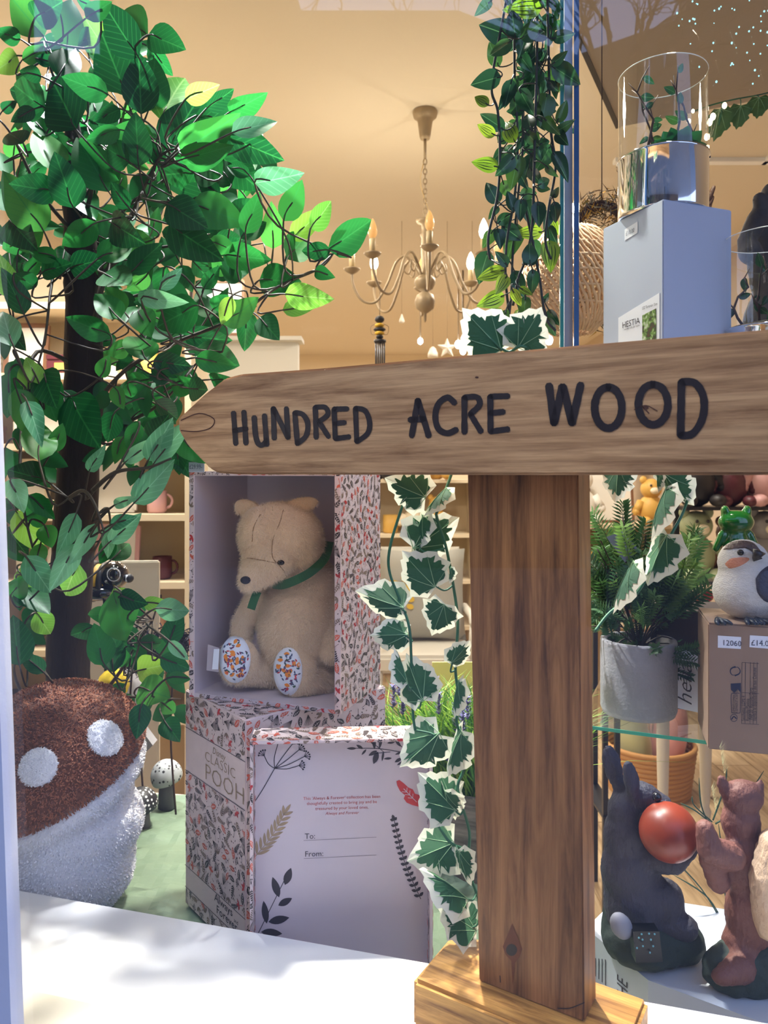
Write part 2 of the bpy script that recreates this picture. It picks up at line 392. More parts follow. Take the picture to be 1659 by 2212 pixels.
# crumpled sage tissue on it
b = MB(); nx, ny = 90, 60; vs = []
for j in range(ny+1):
    for i in range(nx+1):
        x = -.95+1.2*i/nx; y0 = LA-.012+GB*x; y1 = 1.56-.14*(x+.95)
        y = y0+(y1-y0)*j/ny; p = V3((x, y, 0)); h = abs(noise.noise(p*14))*.014+abs(noise.noise(p*37+V3((3, 1, 0))))*.008
        # folded up under the gift box lid
        dd = max(0, 1-abs(y-.915)/.06)*max(0, min(1, (x+.2)*12))*max(0, min(1, (.1-x)*12)); h = h*(1-dd*.8)+.006*dd
        flat = 1 if ((x+.147)**2+(y-1.115)**2) > .03 else .25
        vs.append((x, y, .8075+h*flat))
b.add(vs, [(j*(nx+1)+i, j*(nx+1)+i+1, (j+1)*(nx+1)+i+1, (j+1)*(nx+1)+i) for j in range(ny) for i in range(nx)], 0, False)
b.build('tissue_sheet', m_tissue, label='crumpled sage green tissue paper spread under the gift boxes and plush mushroom', cat='tissue paper')
# taupe soffit above the right hand side of the window
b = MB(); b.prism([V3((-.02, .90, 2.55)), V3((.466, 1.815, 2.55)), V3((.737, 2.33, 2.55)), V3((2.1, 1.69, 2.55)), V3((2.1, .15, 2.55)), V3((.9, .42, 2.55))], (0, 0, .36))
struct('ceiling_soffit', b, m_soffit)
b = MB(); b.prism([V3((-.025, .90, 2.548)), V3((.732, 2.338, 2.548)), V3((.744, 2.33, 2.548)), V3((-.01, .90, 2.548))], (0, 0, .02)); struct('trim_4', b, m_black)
# moulded ceiling hatch at the right
b = MB()
for q in ((1.75, 2.95, .02, .45), (1.4, 2.52, .35, .02), (1.4, 3.38, .35, .02)): b.box((q[0], q[1], 2.893), (q[2], q[3], .012))
struct('trim_5', b, m_white)
# street outside: pavement, buildings opposite, bare tree (they show only as reflections in the glass)
GN = V3((.2648, .9643, 0))
def mirror(p): p = V3(p); return p - GN*2*(p.dot(GN)-.5786)
b = MB(); b.prism([V3((-30, -30, -.16)), V3((30, -30, -.16)), V3((30, -7, -.16)), V3((30, -.4, -.16)), V3((0, .5, -.16)), V3((-30, 8, -.16))], (0, 0, -.1)); struct('floor_street', b, M('grey_paving', srgb(110, 108, 106), .8, var=.2, vscale=3))
D0 = 13.0
def facade(pts, name, mat, label):
    bb = MB(); q = [mirror(P(x, y, D0)) for x, y in pts]
    lo_ = [mirror(P(pts[-1][0], 3000, D0)), mirror(P(pts[0][0], 3000, D0))]
    for l in lo_: l.z = -.15
    poly = q+lo_; n_ = (poly[1]-poly[0]).cross(V3((0, 0, 1))).normalized()
    if n_.dot(-poly[0]) > 0: n_ = -n_
    bb.prism(poly, n_*.4); r = bb.build(name, mat, at=lo_[0], label=label, cat='building'); return r
mfa = M('dark_brick_facade', srgb(60, 52, 50), .8, var=.2, vscale=2)
facade([(215, -30), (640, -14), (650, 22), (990, 22), (1240, 120), (1480, 35), (1490, -60), (1800, -240), (2600, -240)], 'opposite_building', mfa, 'dark gabled building across the street mirrored faintly in the window')
facade([(-2200, -150), (-200, -150), (50, -60)], 'opposite_building', M('brown_render', srgb(74, 62, 56), .8, var=.2, vscale=2), 'dark brown building across the street, mirrored left of the plant')
D0 = 16.0
facade([(20, 120), (130, 105), (240, 120)], 'opposite_building', M('slate_blue_render', srgb(52, 62, 84), .8), 'slate blue building across the street mirrored between the two darker ones')  # backdrop added so less sky mirrors between the two buildings
b = MB()
def bough(p, dr, L, r, lev):
    q = p+dr*L; b.tube([mirror(p), mirror(p.lerp(q, .5)+V3((rng.uniform(-.05, .05), 0, rng.uniform(-.05, .05)))), mirror(q)], [r, r*.8, r*.6], 5, cap=False)
    if lev > 0:
        for k in range(3 if lev > 1 else 2):
            d2 = (dr+V3((rng.uniform(-.8, .8), rng.uniform(-.3, .3), rng.uniform(-.45, .6)))).normalized(); bough(p.lerp(q, rng.uniform(.5, 1)), d2, L*rng.uniform(.6, .85), r*.55, lev-1)
p0 = P(1290, 330, 8); bough(P(1290, 2300, 8), V3((0, 0, 1)), 9.5, .14, 0)
for dx, dz in ((-.5, 1), (.35, 1), (.9, .6), (.0, 1.1), (.6, 1.2), (-.9, .7)): bough(p0, V3((dx, 0, dz)).normalized(), 1.0, .06, 4)
p0 = P(820, -330, 8)
for dx, dz in ((-.9, -.5), (.9, -.45), (.3, -.9), (-.3, -.8), (-.6, -1), (.6, -1)): bough(p0, V3((dx, 0, dz)).normalized(), .85, .04, 3)
b.build('street_tree', M('wet_bark', srgb(38, 32, 32), .9), at=mirror(P(1290, 2300, 8)), label='bare winter street tree mirrored at the top of the shop window', cat='tree')

# ================= wooden signpost =================
SA, SB = .757, -.622
su = V3((1, SB, 0)).normalized(); sn = V3((SB, -1, 0)).normalized()
sign = thing('wooden_signpost', (.14, .75, .90), 'brown wooden arrow signpost with hand painted black capitals on a thick block base', 'sign')
out = [(384, 904), (385, 930), (404, 962), (452, 1012), (470, 1022), (520, 1025), (1100, 1026), (1900, 1026), (1900, 692), (1659, 711), (1200, 750), (1000, 768), (700, 795), (520, 808), (485, 817), (440, 852)]
b = MB(); pl = [onpl(x, y, SA, SB) for x, y in out]; n_ = len(pl)
bm = bmesh.new(); vv = [bm.verts.new(p) for p in pl]; f_ = bm.faces.new(vv)
r_ = bmesh.ops.extrude_face_region(bm, geom=[f_]); 
for v in [g for g in r_['geom'] if isinstance(g, bmesh.types.BMVert)]: v.co -= sn*.03
bmesh.ops.recalc_face_normals(bm, faces=bm.faces); bmesh.ops.bevel(bm, geom=bm.edges[:], offset=.0022, segments=2, affect='EDGES'); bm.verts.index_update()
b.add([v.co for v in bm.verts], [[v.index for v in f.verts] for f in bm.faces]); bm.free()
plank = b.build('arrow_board', m_sign, sign, label='arrow shaped name board')
sf = lambda x, y: onpl(x, y, SA, SB, .0006)
LET = {}
def st(pts, w, ox, oy, s):
    stroke(LET.setdefault(len(LET) if NEW[0] else len(LET)-1, MB()) , [(ox+x/s, oy+y/s) for x, y in pts], w, sf, 0, .07)
NEW = [True]
def grp(L, n):
    out = []; k = 0
    for c in n: out.append(L[k:k+c]); k += c
    return out
def stl(groups, w, ox, oy, s):
    for g in groups:
        NEW[0] = True
        for pts in g: st(pts, w, ox, oy, s); NEW[0] = False
stl(grp([[(322, 600), (335, 775)], [(380, 595), (392, 772)], [(325, 700), (395, 690)], [(438, 625), (445, 720), (462, 775), (490, 778), (508, 750)], [(495, 615), (508, 780)],
            [(550, 745), (545, 575)], [(545, 575), (628, 740)], [(628, 740), (618, 575)], [(665, 600), (680, 775)], [(665, 600), (710, 610), (738, 660), (728, 730), (680, 772)],
            [(780, 570), (785, 740)], [(780, 570), (835, 570), (850, 610), (800, 650)], [(800, 650), (855, 735)], [(885, 580), (892, 745)], [(885, 580), (960, 578)], [(888, 660), (945, 655)], [(892, 745), (970, 735)],
            [(1005, 575), (1012, 762)], [(1005, 575), (1060, 590), (1085, 660), (1070, 720), (1012, 762)]], [3, 2, 3, 2, 3, 4, 2]), 11.5, 380, 660, 2.592)
stl(grp([[(1320, 730), (1355, 530)], [(1355, 530), (1415, 730)], [(1310, 640), (1390, 635)], [(1560, 545), (1520, 515), (1470, 550), (1452, 620), (1470, 690), (1520, 715), (1570, 695)]], [3, 1]), 13.5, 380, 660, 2.592)
stl(grp([[(8, 500), (8, 690)], [(8, 500), (75, 498), (90, 540), (40, 590)], [(40, 590), (98, 685)], [(148, 495), (150, 685)], [(148, 495), (245, 492)], [(150, 585), (220, 578)], [(150, 685), (245, 672)]], [3, 4]), 13, 1000, 660, 2.517)
oval = lambda x, y, rx, ry: [(x+rx*math.sin(t*.5236), y-ry*math.cos(t*.5236)) for t in range(13)]
stl(grp([[(468, 435), (495, 640)], [(495, 640), (540, 440)], [(545, 440), (592, 640)], [(592, 640), (640, 430)], oval(790, 555, 74, 112), oval(1034, 538, 80, 110),
            [(1188, 415), (1183, 706)], [(1188, 415), (1262, 422), (1308, 500), (1303, 610), (1250, 696), (1183, 706)]], [4, 1, 1, 2]), 17, 1000, 660, 2.517)
for lb_ in LET.values(): lb_.build('painted_letter', m_ink, plank)
# knot rings and cracks drawn in the wood
b = MB(); stroke(b, [(391, 908), (430, 893), (462, 905), (455, 924), (425, 932), (391, 930)], 2.2, sf, 0)
b.build('wood_knot', M('dark_knot', srgb(78, 42, 30), .6), plank); b = MB()
stroke(b, [(1370, 885), (1395, 876), (1420, 888)], 2.2, sf); stroke(b, [(1385, 876), (1402, 893)], 3, sf)
disc2(b, 1395, 880, 6, 4, sf); b.build('wood_knot', bpy.data.materials['dark_knot'], plank); b = MB(); disc2(b, 1030, 815, 4, 2, sf); b.build('wood_knot', bpy.data.materials['dark_knot'], plank)
# post
PA = .7925
post = MB(); xl, xr = .094, .1835
c0 = [V3((xl, PA+SB*xl, .95)), V3((xr, PA+SB*xr, .95))]; c1 = [V3((.0822, PA+SB*.0822, 1.5)), V3((.178, PA+SB*.178, 1.5))]
bk = -sn*.038
bm = bmesh.new(); q = [bm.verts.new(p) for p in (c0[0], c0[1], c0[1]+bk, c0[0]+bk, c1[0], c1[1], c1[1]+bk, c1[0]+bk)]
for f in ((3, 2, 1, 0), (4, 5, 6, 7), (0, 1, 5, 4), (1, 2, 6, 5), (2, 3, 7, 6), (3, 0, 4, 7)): bm.faces.new([q[i] for i in f])
bmesh.ops.bevel(bm, geom=bm.edges[:], offset=.0016, segments=2, affect='EDGES'); bm.verts.index_update()
post.add([v.co for v in bm.verts], [[v.index for v in f.verts] for f in bm.faces]); bm.free()
po = post.build('post', m_post, sign)
pf = lambda x, y: onpl(x, y, PA, SB, .0006)
b = MB(); disc2(b, 1105, 2052, 12, 13, lambda x, y: onpl(x, y, PA, SB, .001), 0, 16); b.build('wood_knot', M('black_knot', srgb(36, 22, 16), .4), po)
b = MB(); b.add([pf(1106, 1995), pf(1086, 2045), pf(1092, 2062), pf(1104, 2075), pf(1108, 2130), pf(1112, 2080), pf(1122, 2068), pf(1128, 2050)], [tuple(range(8))]); b.build('reddish_grain_patch', M('red_grain', srgb(112, 58, 28), .5, var=.2, vscale=90), po)
pf2 = lambda x, y: onpl(x, y, PA, SB, .0009)
b = MB(); stroke(b, [(1205, 2178), (1230, 2178), (1262, 2166)], 2.2, pf2); b.build('crack', m_ink, po); b = MB(); stroke(b, [(1080, 2108), (1081, 2122)], 2, pf2); b.build('crack', m_ink, po)
# block base
b = MB(); bl = V3((.028, .737, .925)); 
cB = V3((.028, .737, 0))+su*.103-sn*.048
b.box((cB.x, cB.y, .9255), (.103, .048, .0245), rmat(su, -sn, V3((0, 0, 1))), bev=.004)
b.build('block_base', m_block, sign, label='thick golden brown base block')

# ================= floral print =================
def floral(b, u0, u1, v0, v1, fr, seed, s=1.0):
    """b gets printed motifs; fr(u, v) -> point; sizes in metres, s scales them"""
    rg = random.Random(seed); area = (u1-u0)*(v1-v0); clip = (u0, u1, v0, v1); pts = []
    f0 = lambda x, y: fr(min(max(x, u0), u1), min(max(y, v0), v1), 0)
    f1 = lambda x, y: fr(min(max(x, u0), u1), min(max(y, v0), v1), .00025)
    f2 = lambda x, y: fr(min(max(x, u0), u1), min(max(y, v0), v1), .0004)
    r = .0078*s
    for _ in range(int(area/(r*r)*9)):
        x, y = rg.uniform(u0, u1), rg.uniform(v0, v1)
        if all((x-a)**2+(y-c)**2 > (r*1.62)**2 for a, c in pts): pts.append((x, y))
    for (x, y) in pts:
        a = rg.uniform(0, 6.283); k = rg.random(); ca, sa = math.cos(a), math.sin(a)
        if k < .30:
            L = r*rg.uniform(1.7, 2.3); m = 0 if rg.random() < .6 else 1
            leaf2(b, x-ca*L/2, y-sa*L/2, a, L, L*.46, f1, m, 6)
            stroke(b, [(x-ca*L*.35, y-sa*L*.35), (x+ca*L*.35, y+sa*L*.35)], r*.07, f2, 4)
            for q in (-.15, .05, .22):
                for sg in (-1, 1): stroke(b, [(x+ca*L*q, y+sa*L*q), (x+ca*L*(q+.1)-sg*sa*L*.12, y+sa*L*(q+.1)+sg*ca*L*.12)], r*.05, f2, 4)
        elif k < .52:
            m = 2 if rg.random() < .6 else 1; L = r*2.4; sx, sy = x-ca*L/2, y-sa*L/2
            stroke(b, [(sx, sy), (sx+ca*L, sy+sa*L)], r*.07, f1, m)
            for q in range(5):
                for sg in (-1, 1): leaf2(b, sx+ca*L*(.1+.18*q), sy+sa*L*(.1+.18*q), a+sg*.8, r*.75*(1-.1*q), r*.26, f1, m, 4)
            leaf2(b, sx+ca*L*.95, sy+sa*L*.95, a, r*.6, r*.25, f1, m, 4)
        elif k < .66:
            for q in range(-4, 5): stroke(b, [(x-ca*r*.8, y-sa*r*.8), (x-ca*r*.8+math.cos(a+q*.13)*r*1.9, y-sa*r*.8+math.sin(a+q*.13)*r*1.9)], r*.065, f1, 1)
        elif k < .78:
            m = 3 if rg.random() < .6 else 0
            for q in range(3): leaf2(b, x, y, a+(q-1)*1.1, r*1.0, r*.5, f1, m, 5)
            stroke(b, [(x, y), (x-ca*r*1.2, y-sa*r*1.2)], r*.1, f1, m)
        elif k < .90:
            stroke(b, [(x-ca*r, y-sa*r), (x, y)], r*.07, f1, 1)
            for q in range(-3, 4):
                ex, ey = x+math.cos(a+q*.3)*r*.9, y+math.sin(a+q*.3)*r*.9
                stroke(b, [(x, y), (ex, ey)], r*.06, f1, 1); disc2(b, ex, ey, r*.12, r*.12, f1, 1, 6)
        else:
            for q in range(3): leaf2(b, x, y, a+(q-1)*.8, r*1.25, r*.4, f1, 2, 5)
    for _ in range(int(area/(r*r)*1.1)):
        x, y = rg.uniform(u0, u1), rg.uniform(v0, v1); d2 = min((x-a)**2+(y-c)**2 for a, c in pts)
        if d2 > (r*.72)**2: leaf2(b, x, y, rg.uniform(0, 6.28), r*rg.uniform(.3, .5), r*.17, f0, 1 if rg.random() < .75 else 2, 4)

# ---- closed gift box below ----
ca0 = V3((-.297, 1.107, 0)); cn0 = V3((-.181, .969, 0)); cr0 = V3((.003, 1.123, 0)); z0, z1 = .813, 1.132
eu = (cn0-ca0); LW = eu.length; eu.normalize(); ew = V3((eu.y, -eu.x, 0)); ew = ew if ew.dot(V3((0, -1, 0))) > 0 else -ew    # outward normal of the left face
ev = (cr0-cn0); RW = .24; ev = V3((-eu.y, eu.x, 0)); ev = ev if ev.x > 0 else -ev; en = -eu if (-eu).y < 0 else eu
gb = thing('gift_box', (ca0+cn0)/2+V3((0, 0, z0)), 'closed floral gift box with lilac title bands underneath the teddy bear box', 'gift box', 'floral gift box set')
cc = (ca0+cn0)/2+ev*RW/2
b = MB(); b.box((cc.x, cc.y, (z0+z1)/2), (LW/2, RW/2, (z1-z0)/2), rmat(eu, ev, V3((0, 0, 1))), bev=.0015); b.build('carton', m_card, gb)
nl = -ev
lf = lambda u, v, o=0: ca0+eu*u+V3((0, 0, v))+nl*(.0004+o)
en = eu
rf = lambda u, v, o=0: cn0+ev*u+V3((0, 0, v))+en*(.0004+o)
tf = lambda u, v, o=0: ca0+eu*u+ev*v+V3((0, 0, z1+.0003+o))
b = MB()
floral(b, .002, LW-.001, 1.078, z1-.002, lf, 1); floral(b, .002, LW-.001, .872, 1.012, lf, 2); floral(b, .002, LW-.001, z0+.002, .838, lf, 3)
floral(b, .001, RW-.002, z0+.002, z1-.002, rf, 4); floral(b, .001, LW-.001, .001, RW-.001, tf, 5)
b.build('floral_print', pm, gb)
for v in (1.077, 1.013, .871, .839): b = MB(); b.add([lf(0, v-.0005, .0002), lf(LW, v-.0005, .0002), lf(LW, v+.0005, .0002), lf(0, v+.0005, .0002)], [(0, 1, 2, 3)]); b.build('band_line', m_txt, gb)
b = MB(); lt = lambda u0, v0: (lambda x, y: lf(u0+x, v0+y, .0003))
textmesh(b, 'Disney', lt(.088, 1.0625), .0135, shear=.25, align='LEFT'); textmesh(b, 'CLASSIC', lt(.064, 1.0465), .0195, off=-.012, sx=1.25)
textmesh(b, 'POOH', lt(.064, 1.0195), .033, off=-.013, sx=1.22)
b.build('title_lettering', m_gold, gb, label='bronze title lettering')
b = MB(); textmesh(b, 'Always', lt(.094, .859), .016, sx=1.15); textmesh(b, 'and', lt(.150, .8545), .008); textmesh(b, 'Forever', lt(.100, .8445), .016, sx=1.15); b.build('band_lettering', m_txt, gb)
# ---- open gift box with the bear ----
oa = V3((-.282, 1.071, 0)); ob = V3((-.058, .988, 0)); ou = (ob-oa); OW = ou.length; ou.normalize(); ov = V3((-ou.y, ou.x, 0)); OD = .151
y0, y1 = 1.1325, 1.458; T = .0085
bb = thing('gift_box', (oa+ob)/2+V3((0, 0, y0)), 'open fronted floral gift box holding the beige teddy bear, balanced on another box', 'gift box', 'floral gift box set')
R_ = rmat(ou, ov, V3((0, 0, 1)))
def lb(u0, u1, w0, w1, a0, a1, bev=.0006):
    c = oa+ou*((u0+u1)/2)+ov*((w0+w1)/2)+V3((0, 0, (a0+a1)/2)); b.box(c, ((u1-u0)/2, (w1-w0)/2, (a1-a0)/2), R_, bev=bev)
b = MB(); lb(0, T, 0, OD, y0, y1); b.build('side_panel', m_card, bb)
b = MB(); lb(OW-T, OW, 0, OD, y0, y1); b.build('side_panel', m_card, bb)
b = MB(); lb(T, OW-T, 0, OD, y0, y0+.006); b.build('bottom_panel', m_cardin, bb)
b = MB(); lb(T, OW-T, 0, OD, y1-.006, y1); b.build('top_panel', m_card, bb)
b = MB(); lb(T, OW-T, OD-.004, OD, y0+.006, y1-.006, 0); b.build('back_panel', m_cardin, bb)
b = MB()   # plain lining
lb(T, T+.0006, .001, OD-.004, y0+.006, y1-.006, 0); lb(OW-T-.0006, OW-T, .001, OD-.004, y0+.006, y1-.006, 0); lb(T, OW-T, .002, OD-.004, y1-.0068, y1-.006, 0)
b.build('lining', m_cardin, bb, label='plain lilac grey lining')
b = MB()
ff = lambda u, v, o=0: oa+ou*u+V3((0, 0, v))-ov*(.0004+o)
rs = lambda u, v, o=0: ob+ov*u+V3((0, 0, v))+ou*(.0004+o)
floral(b, .0004, T-.0004, y0+.001, y1-.001, ff, 11, .9); floral(b, OW-T+.0004, OW-.0004, y0+.001, y1-.001, ff, 12, .9)
floral(b, .001, OW-.001, y0+.0003, y0+.0057, ff, 13, .8); floral(b, .001, OW-.001, y1-.0057, y1-.0003, ff, 14, .8); floral(b, .0015, OD-.001, y0+.001, y1-.001, rs, 15, .78)
b.build('floral_print', pm, bb)
b = MB(); pr = lambda x, y: oa+ou*(.0005+x)+V3((0, 0, y1-.0015+y))-ov*.0012
b.add([pr(0, 0), pr(.0265, 0), pr(.0265, .0145), pr(0, .0145)], [(0, 1, 2, 3)]); b.prism([pr(0, 0), pr(.0265, 0), pr(.0265, .0145), pr(0, .0145)], -ov*-.0004)
pt_ = MB(); textmesh(pt_, '£29.99-', lambda x, y: pr(.001+x, .005+y)-ov*.0004, .0088, sx=.82)
tg = b.build('price_sticker', m_label, bb); pt_.build('price_digits', M('faded_blue_ink', srgb(110, 116, 150), .6), tg)
# ---- lid standing in front ----
la_ = V3((-.164, .905, 0)); lbb = V3((.0605, .918, 0)); lu = (lbb-la_); lw = lu.length; lu.normalize(); lv = V3((-lu.y, lu.x, 0)); ld = .048; q0, q1 = .820, 1.1265
lid = thing('open_gift_tray', (la_+lbb)/2+V3((0, 0, q0)), 'shallow gift box lid standing open side out, printed with sprigs and To and From lines', 'box')
R2 = rmat(lu, lv, V3((0, 0, 1)))
def l2(u0, u1, w0, w1, a0, a1, bev=.0008):
    c = la_+lu*((u0+u1)/2)+lv*((w0+w1)/2)+V3((0, 0, (a0+a1)/2)); b.box(c, ((u1-u0)/2, (w1-w0)/2, (a1-a0)/2), R2, bev=bev)
b = MB(); l2(0, .004, 0, ld, q0, q1); b.build('rim', m_card, lid)
b = MB(); l2(lw-.004, lw, 0, ld, q0, q1); b.build('rim', m_card, lid)
b = MB(); l2(.004, lw-.004, 0, ld, q1-.004, q1); b.build('rim', m_card, lid)
b = MB(); l2(.004, lw-.004, 0, ld, q0, q0+.004); b.build('rim', m_card, lid)
IN = .022
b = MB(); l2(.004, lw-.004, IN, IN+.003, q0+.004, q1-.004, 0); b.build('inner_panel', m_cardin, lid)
b = MB()
g1 = lambda u, v, o=0: la_+lu*u+lv*v+V3((0, 0, q1+.0003+o)); floral(b, .001, lw-.001, .001, ld-.001, g1, 21)
g2 = lambda u, v, o=0: la_+lu*u+V3((0, 0, v))-lv*(.0003+o)
floral(b, .0003, .0037, q0, q1, g2, 22, .8); floral(b, .001, lw-.001, q1-.0038, q1-.0002, g2, 23, .8)
g3 = lambda u, v, o=0: la_+lu*(lw-.0043-o)+lv*u+V3((0, 0, v)); floral(b, .001, IN-.001, q0+.004, q1-.004, g3, 24, .9)
g4 = lambda u, v, o=0: la_+lu*(.0043+o)+lv*u+V3((0, 0, v)); floral(b, .001, IN-.001, q0+.004, q1-.004, g4, 25, .9)
g5 = lambda u, v, o=0: la_+lu*u+lv*v+V3((0, 0, q0+.0043+o)); floral(b, .004, lw-.005, .001, IN-.001, g5, 26, .9)
g6 = lambda u, v, o=0: lbb+lv*u+V3((0, 0, v))+lu*(.0003+o); floral(b, .001, ld-.001, q0+.001, q1-.001, g6, 27)
b.build('floral_print', pm, lid)
IP = la_+lv*(IN-.0004); IB = lu.y/lu.x; IA = IP.y-IB*IP.x
def lp(x, y): return onpl(370+x/2.812, 1460+y/2.812, IA, IB)
d_ = MB(); w_ = 5
def umbel(x0, y0_, x1, y1_, tips):
    stroke(d_, [(x0, y0_), ((x0+x1)/2-8, (y0_+y1_)/2+20), (x1, y1_)], w_, lp)
    for (tx, ty) in tips:
        stroke(d_, [(x1, y1_), ((x1+tx)/2+(ty-y1_)*.08, (y1_+ty)/2+12), (tx, ty)], w_, lp)
        an = math.atan2(ty-y1_, tx-x1)
        for k in range(-2, 3):
            ex, ey = tx+34*math.cos(an+k*.42), ty+34*math.sin(an+k*.42); stroke(d_, [(tx, ty), (ex, ey)], 3.6, lp); disc2(d_, ex, ey, 6, 6, lp, 0, 8)
umbel(500, 775, 628, 562, [(565, 485), (650, 405), (735, 415), (775, 450), (808, 490), (775, 545)])
def sprig(b_, x0, y0_, x1, y1_, n, L, w, a0=.7, both=True, bow=0):
    an = math.atan2(y1_-y0_, x1-x0); nx_, ny_ = -math.sin(an), math.cos(an)
    pt2 = lambda t: (x0+(x1-x0)*t+nx_*bow*math.sin(math.pi*t), y0_+(y1_-y0_)*t+ny_*bow*math.sin(math.pi*t))
    stroke(b_, [pt2(0), pt2(.5), pt2(1)], 4.5, lp)
    for k in range(n):
        t = (k+.5)/n; p = pt2(t)
        for sg in (-1, 1): leaf2(b_, p[0], p[1], an+sg*a0, L*(1-.3*t), w, lp, 0, 6)
    leaf2(b_, *pt2(.98), an, L*.8, w, lp, 0, 6)
d_.build('dark_sprig_print', m_txt, lid); d_ = MB()
sprig(d_, 530, 1560, 700, 1215, 0, 1, 1)
for (x, y, a, L, w) in ((690, 1270, -70, 110, 48), (655, 1345, -108, 130, 46), (650, 1395, -28, 95, 42), (580, 1505, -98, 140, 42), (590, 1495, -12, 130, 50), (545, 1555, 5, 130, 50)): leaf2(d_, x, y, math.radians(a), L, w, lp)
d_.build('dark_sprig_print', m_txt, lid); d_ = MB()
sprig(d_, 1430, 470, 1100, 440, 0, 1, 1, bow=12)
for (x, y, a, L, w) in ((1125, 441, 180, 60, 16), (1165, 443, -150, 48, 18), (1185, 446, 130, 45, 13), (1235, 446, -95, 98, 24), (1240, 420, -140, 60, 16), (1265, 440, -80, 75, 18), (1200, 400, -165, 40, 14), (1255, 462, 110, 78, 34), (1290, 460, 100, 60, 14), (1250, 455, 150, 60, 22),
                      (1395, 430, -130, 60, 18), (1390, 380, -120, 50, 14), (1360, 400, 170, 50, 16), (1410, 460, 160, 55, 14), (1400, 500, 150, 50, 20), (1340, 500, 175, 50, 14), (1410, 520, 150, 45, 14)): leaf2(d_, x, y, math.radians(a), L, w, lp)
stroke(d_, [(1330, 360), (1370, 400), (1430, 460)], 4, lp); stroke(d_, [(1330, 462), (1250, 470)], 3.5, lp); stroke(d_, [(1240, 420), (1290, 462)], 3.5, lp)
d_.build('dark_sprig_print', m_txt, lid); d_ = MB()
sprig(d_, 1515, 1355, 1350, 860, 15, 36, 19, 1.05, bow=-22)
d_.build('dark_sprig_print', m_txt, lid)
t_ = MB(); sprig(t_, 508, 1100, 690, 830, 9, 88, 19, .62, bow=14); t_.build('taupe_fern_print', m_gold, lid)
r2 = MB(); pts = [(1368, 640), (1385, 632), (1410, 650), (1440, 678), (1468, 690), (1480, 715), (1510, 725), (1522, 745), (1520, 785), (1500, 794), (1465, 785), (1430, 770), (1412, 745), (1420, 725), (1390, 700), (1372, 665)]
r2.add([lp(*p) for p in pts], [tuple(range(len(pts)))]); r2.build('red_leaf_print', pm[3], lid)
lp0 = lp; lp = lambda x, y: lp0(x, y)-lv*.0004
r3 = MB(); stroke(r3, [(1412, 685), (1450, 725), (1490, 765)], 4, lp)
for x, y, a in ((1430, 705, 0), (1448, 722, 0), (1466, 742, 0)):
    stroke(r3, [(x, y), (x-28, y-2)], 3.4, lp); stroke(r3, [(x, y), (x+2, y-26)], 3.4, lp)
r3.build('leaf_vein_print', m_cardin, lid); lp = lp0
def ltext(s, px, py, hpx, mat, name, align='LEFT', shear=0):
    tb = MB(); o = V3(lp(px, py)); k = .945/F/2.812
    textmesh(tb, s, lambda x, y: o+lu*x+V3((0, 0, y+x*0.004))-lv*.0002, hpx*k*1.38, align=align, shear=shear); return tb.build(name, mat, lid)
ltext("This 'Always & Forever' collection has been", 1037, 747, 19, m_redtxt, 'verse_lettering', 'CENTER'); ltext('thoughtfully created to bring joy and be', 1037, 778, 19, m_redtxt, 'verse_lettering', 'CENTER')
ltext('treasured by your loved ones,', 1037, 810, 19, m_redtxt, 'verse_lettering', 'CENTER'); ltext('Always and Forever', 1037, 841, 18, m_redtxt, 'verse_lettering', 'CENTER', .25)
ltext('To:', 810, 990, 34, m_txt, 'to_lettering'); ltext('From:', 810, 1098, 34, m_txt, 'from_lettering')
l_ = MB()
for (x0, yy0, x1, yy1) in ((808, 1000, 1250, 980), (808, 1110, 1250, 1088)):
    for k in range(60):
        t = k/60; disc2(l_, x0+(x1-x0)*t, yy0+(yy1-yy0)*t, 2.6, 2.0, lp, 0, 6)
l_.build('dotted_line', m_txt, lid, kind='stuff')
# ================= teddy bear =================
m_bear = M('oatmeal_plush', srgb(220, 192, 158), .85, var=.10, vscale=40, bump=.3, bscale=500, sheen=.4)
m_bfur = M('oatmeal_pile', srgb(232, 210, 180), .85, sheen=.3)
bear = thing('teddy_bear', P(640, 1480, 1.09), 'beige plush teddy bear with floral soles and green neck ribbon in the floral box', 'teddy bear')
bear.location.z = y0+.006
it = []
it += [PE(648, 1355, 1.092, 92, 118, 70), PE(660, 1270, 1.10, 72, 80, 62)]                         # trunk
it += [PE(607, 1160, 1.078, 93, 76, 74), PE(640, 1185, 1.085, 62, 74, 64), PE(560, 1155, 1.066, 45, 62, 60), PE(583, 1205, 1.055, 62, 52, 58)]
it += PC((566, 1222, 1.050, 46), (536, 1258, 1.036, 22))                                            # muzzle
it += PC((700, 1290, 1.095, 34), (712, 1362, 1.074, 25)) + PC((712, 1362, 1.074, 25), (717, 1415, 1.058, 23))
it += PC((560, 1290, 1.105, 30), (527, 1345, 1.10, 26)) + PC((527, 1345, 1.10, 26), (518, 1395, 1.09, 22))
it += PC((710, 1468, 1.09, 36), (650, 1462, 1.058, 38)) + [PE(640, 1452, 1.050, 47, 54, 24)]
it += PC((590, 1452, 1.10, 34), (525, 1440, 1.072, 34)) + [PE(516, 1430, 1.064, 46, 52, 22)]
it += PC((545, 1098, 1.098, 15), (522, 1098, 1.092, 15)) + [PE(532, 1095, 1.088, 27, 17, 8, 12)]
it += PC((612, 1100, 1.083, 12), (650, 1092, 1.088, 16)) + [PE(650, 1091, 1.074, 40, 17, 9, -12)]
body, bt = blob('body', it, m_bear, bear, .0022, 5, rough=.0006, rscale=120)
fur('fur', body, m_bfur, body, 52000, .0052, .00028, 3, .7)
def on_body(pts, lift): 
    r = []
    for p in pts:
        h = hit(bt, *p); r.append(h[0]+h[1]*lift if h[0] is not None else P(p[0], p[1], 1.05))
    return r
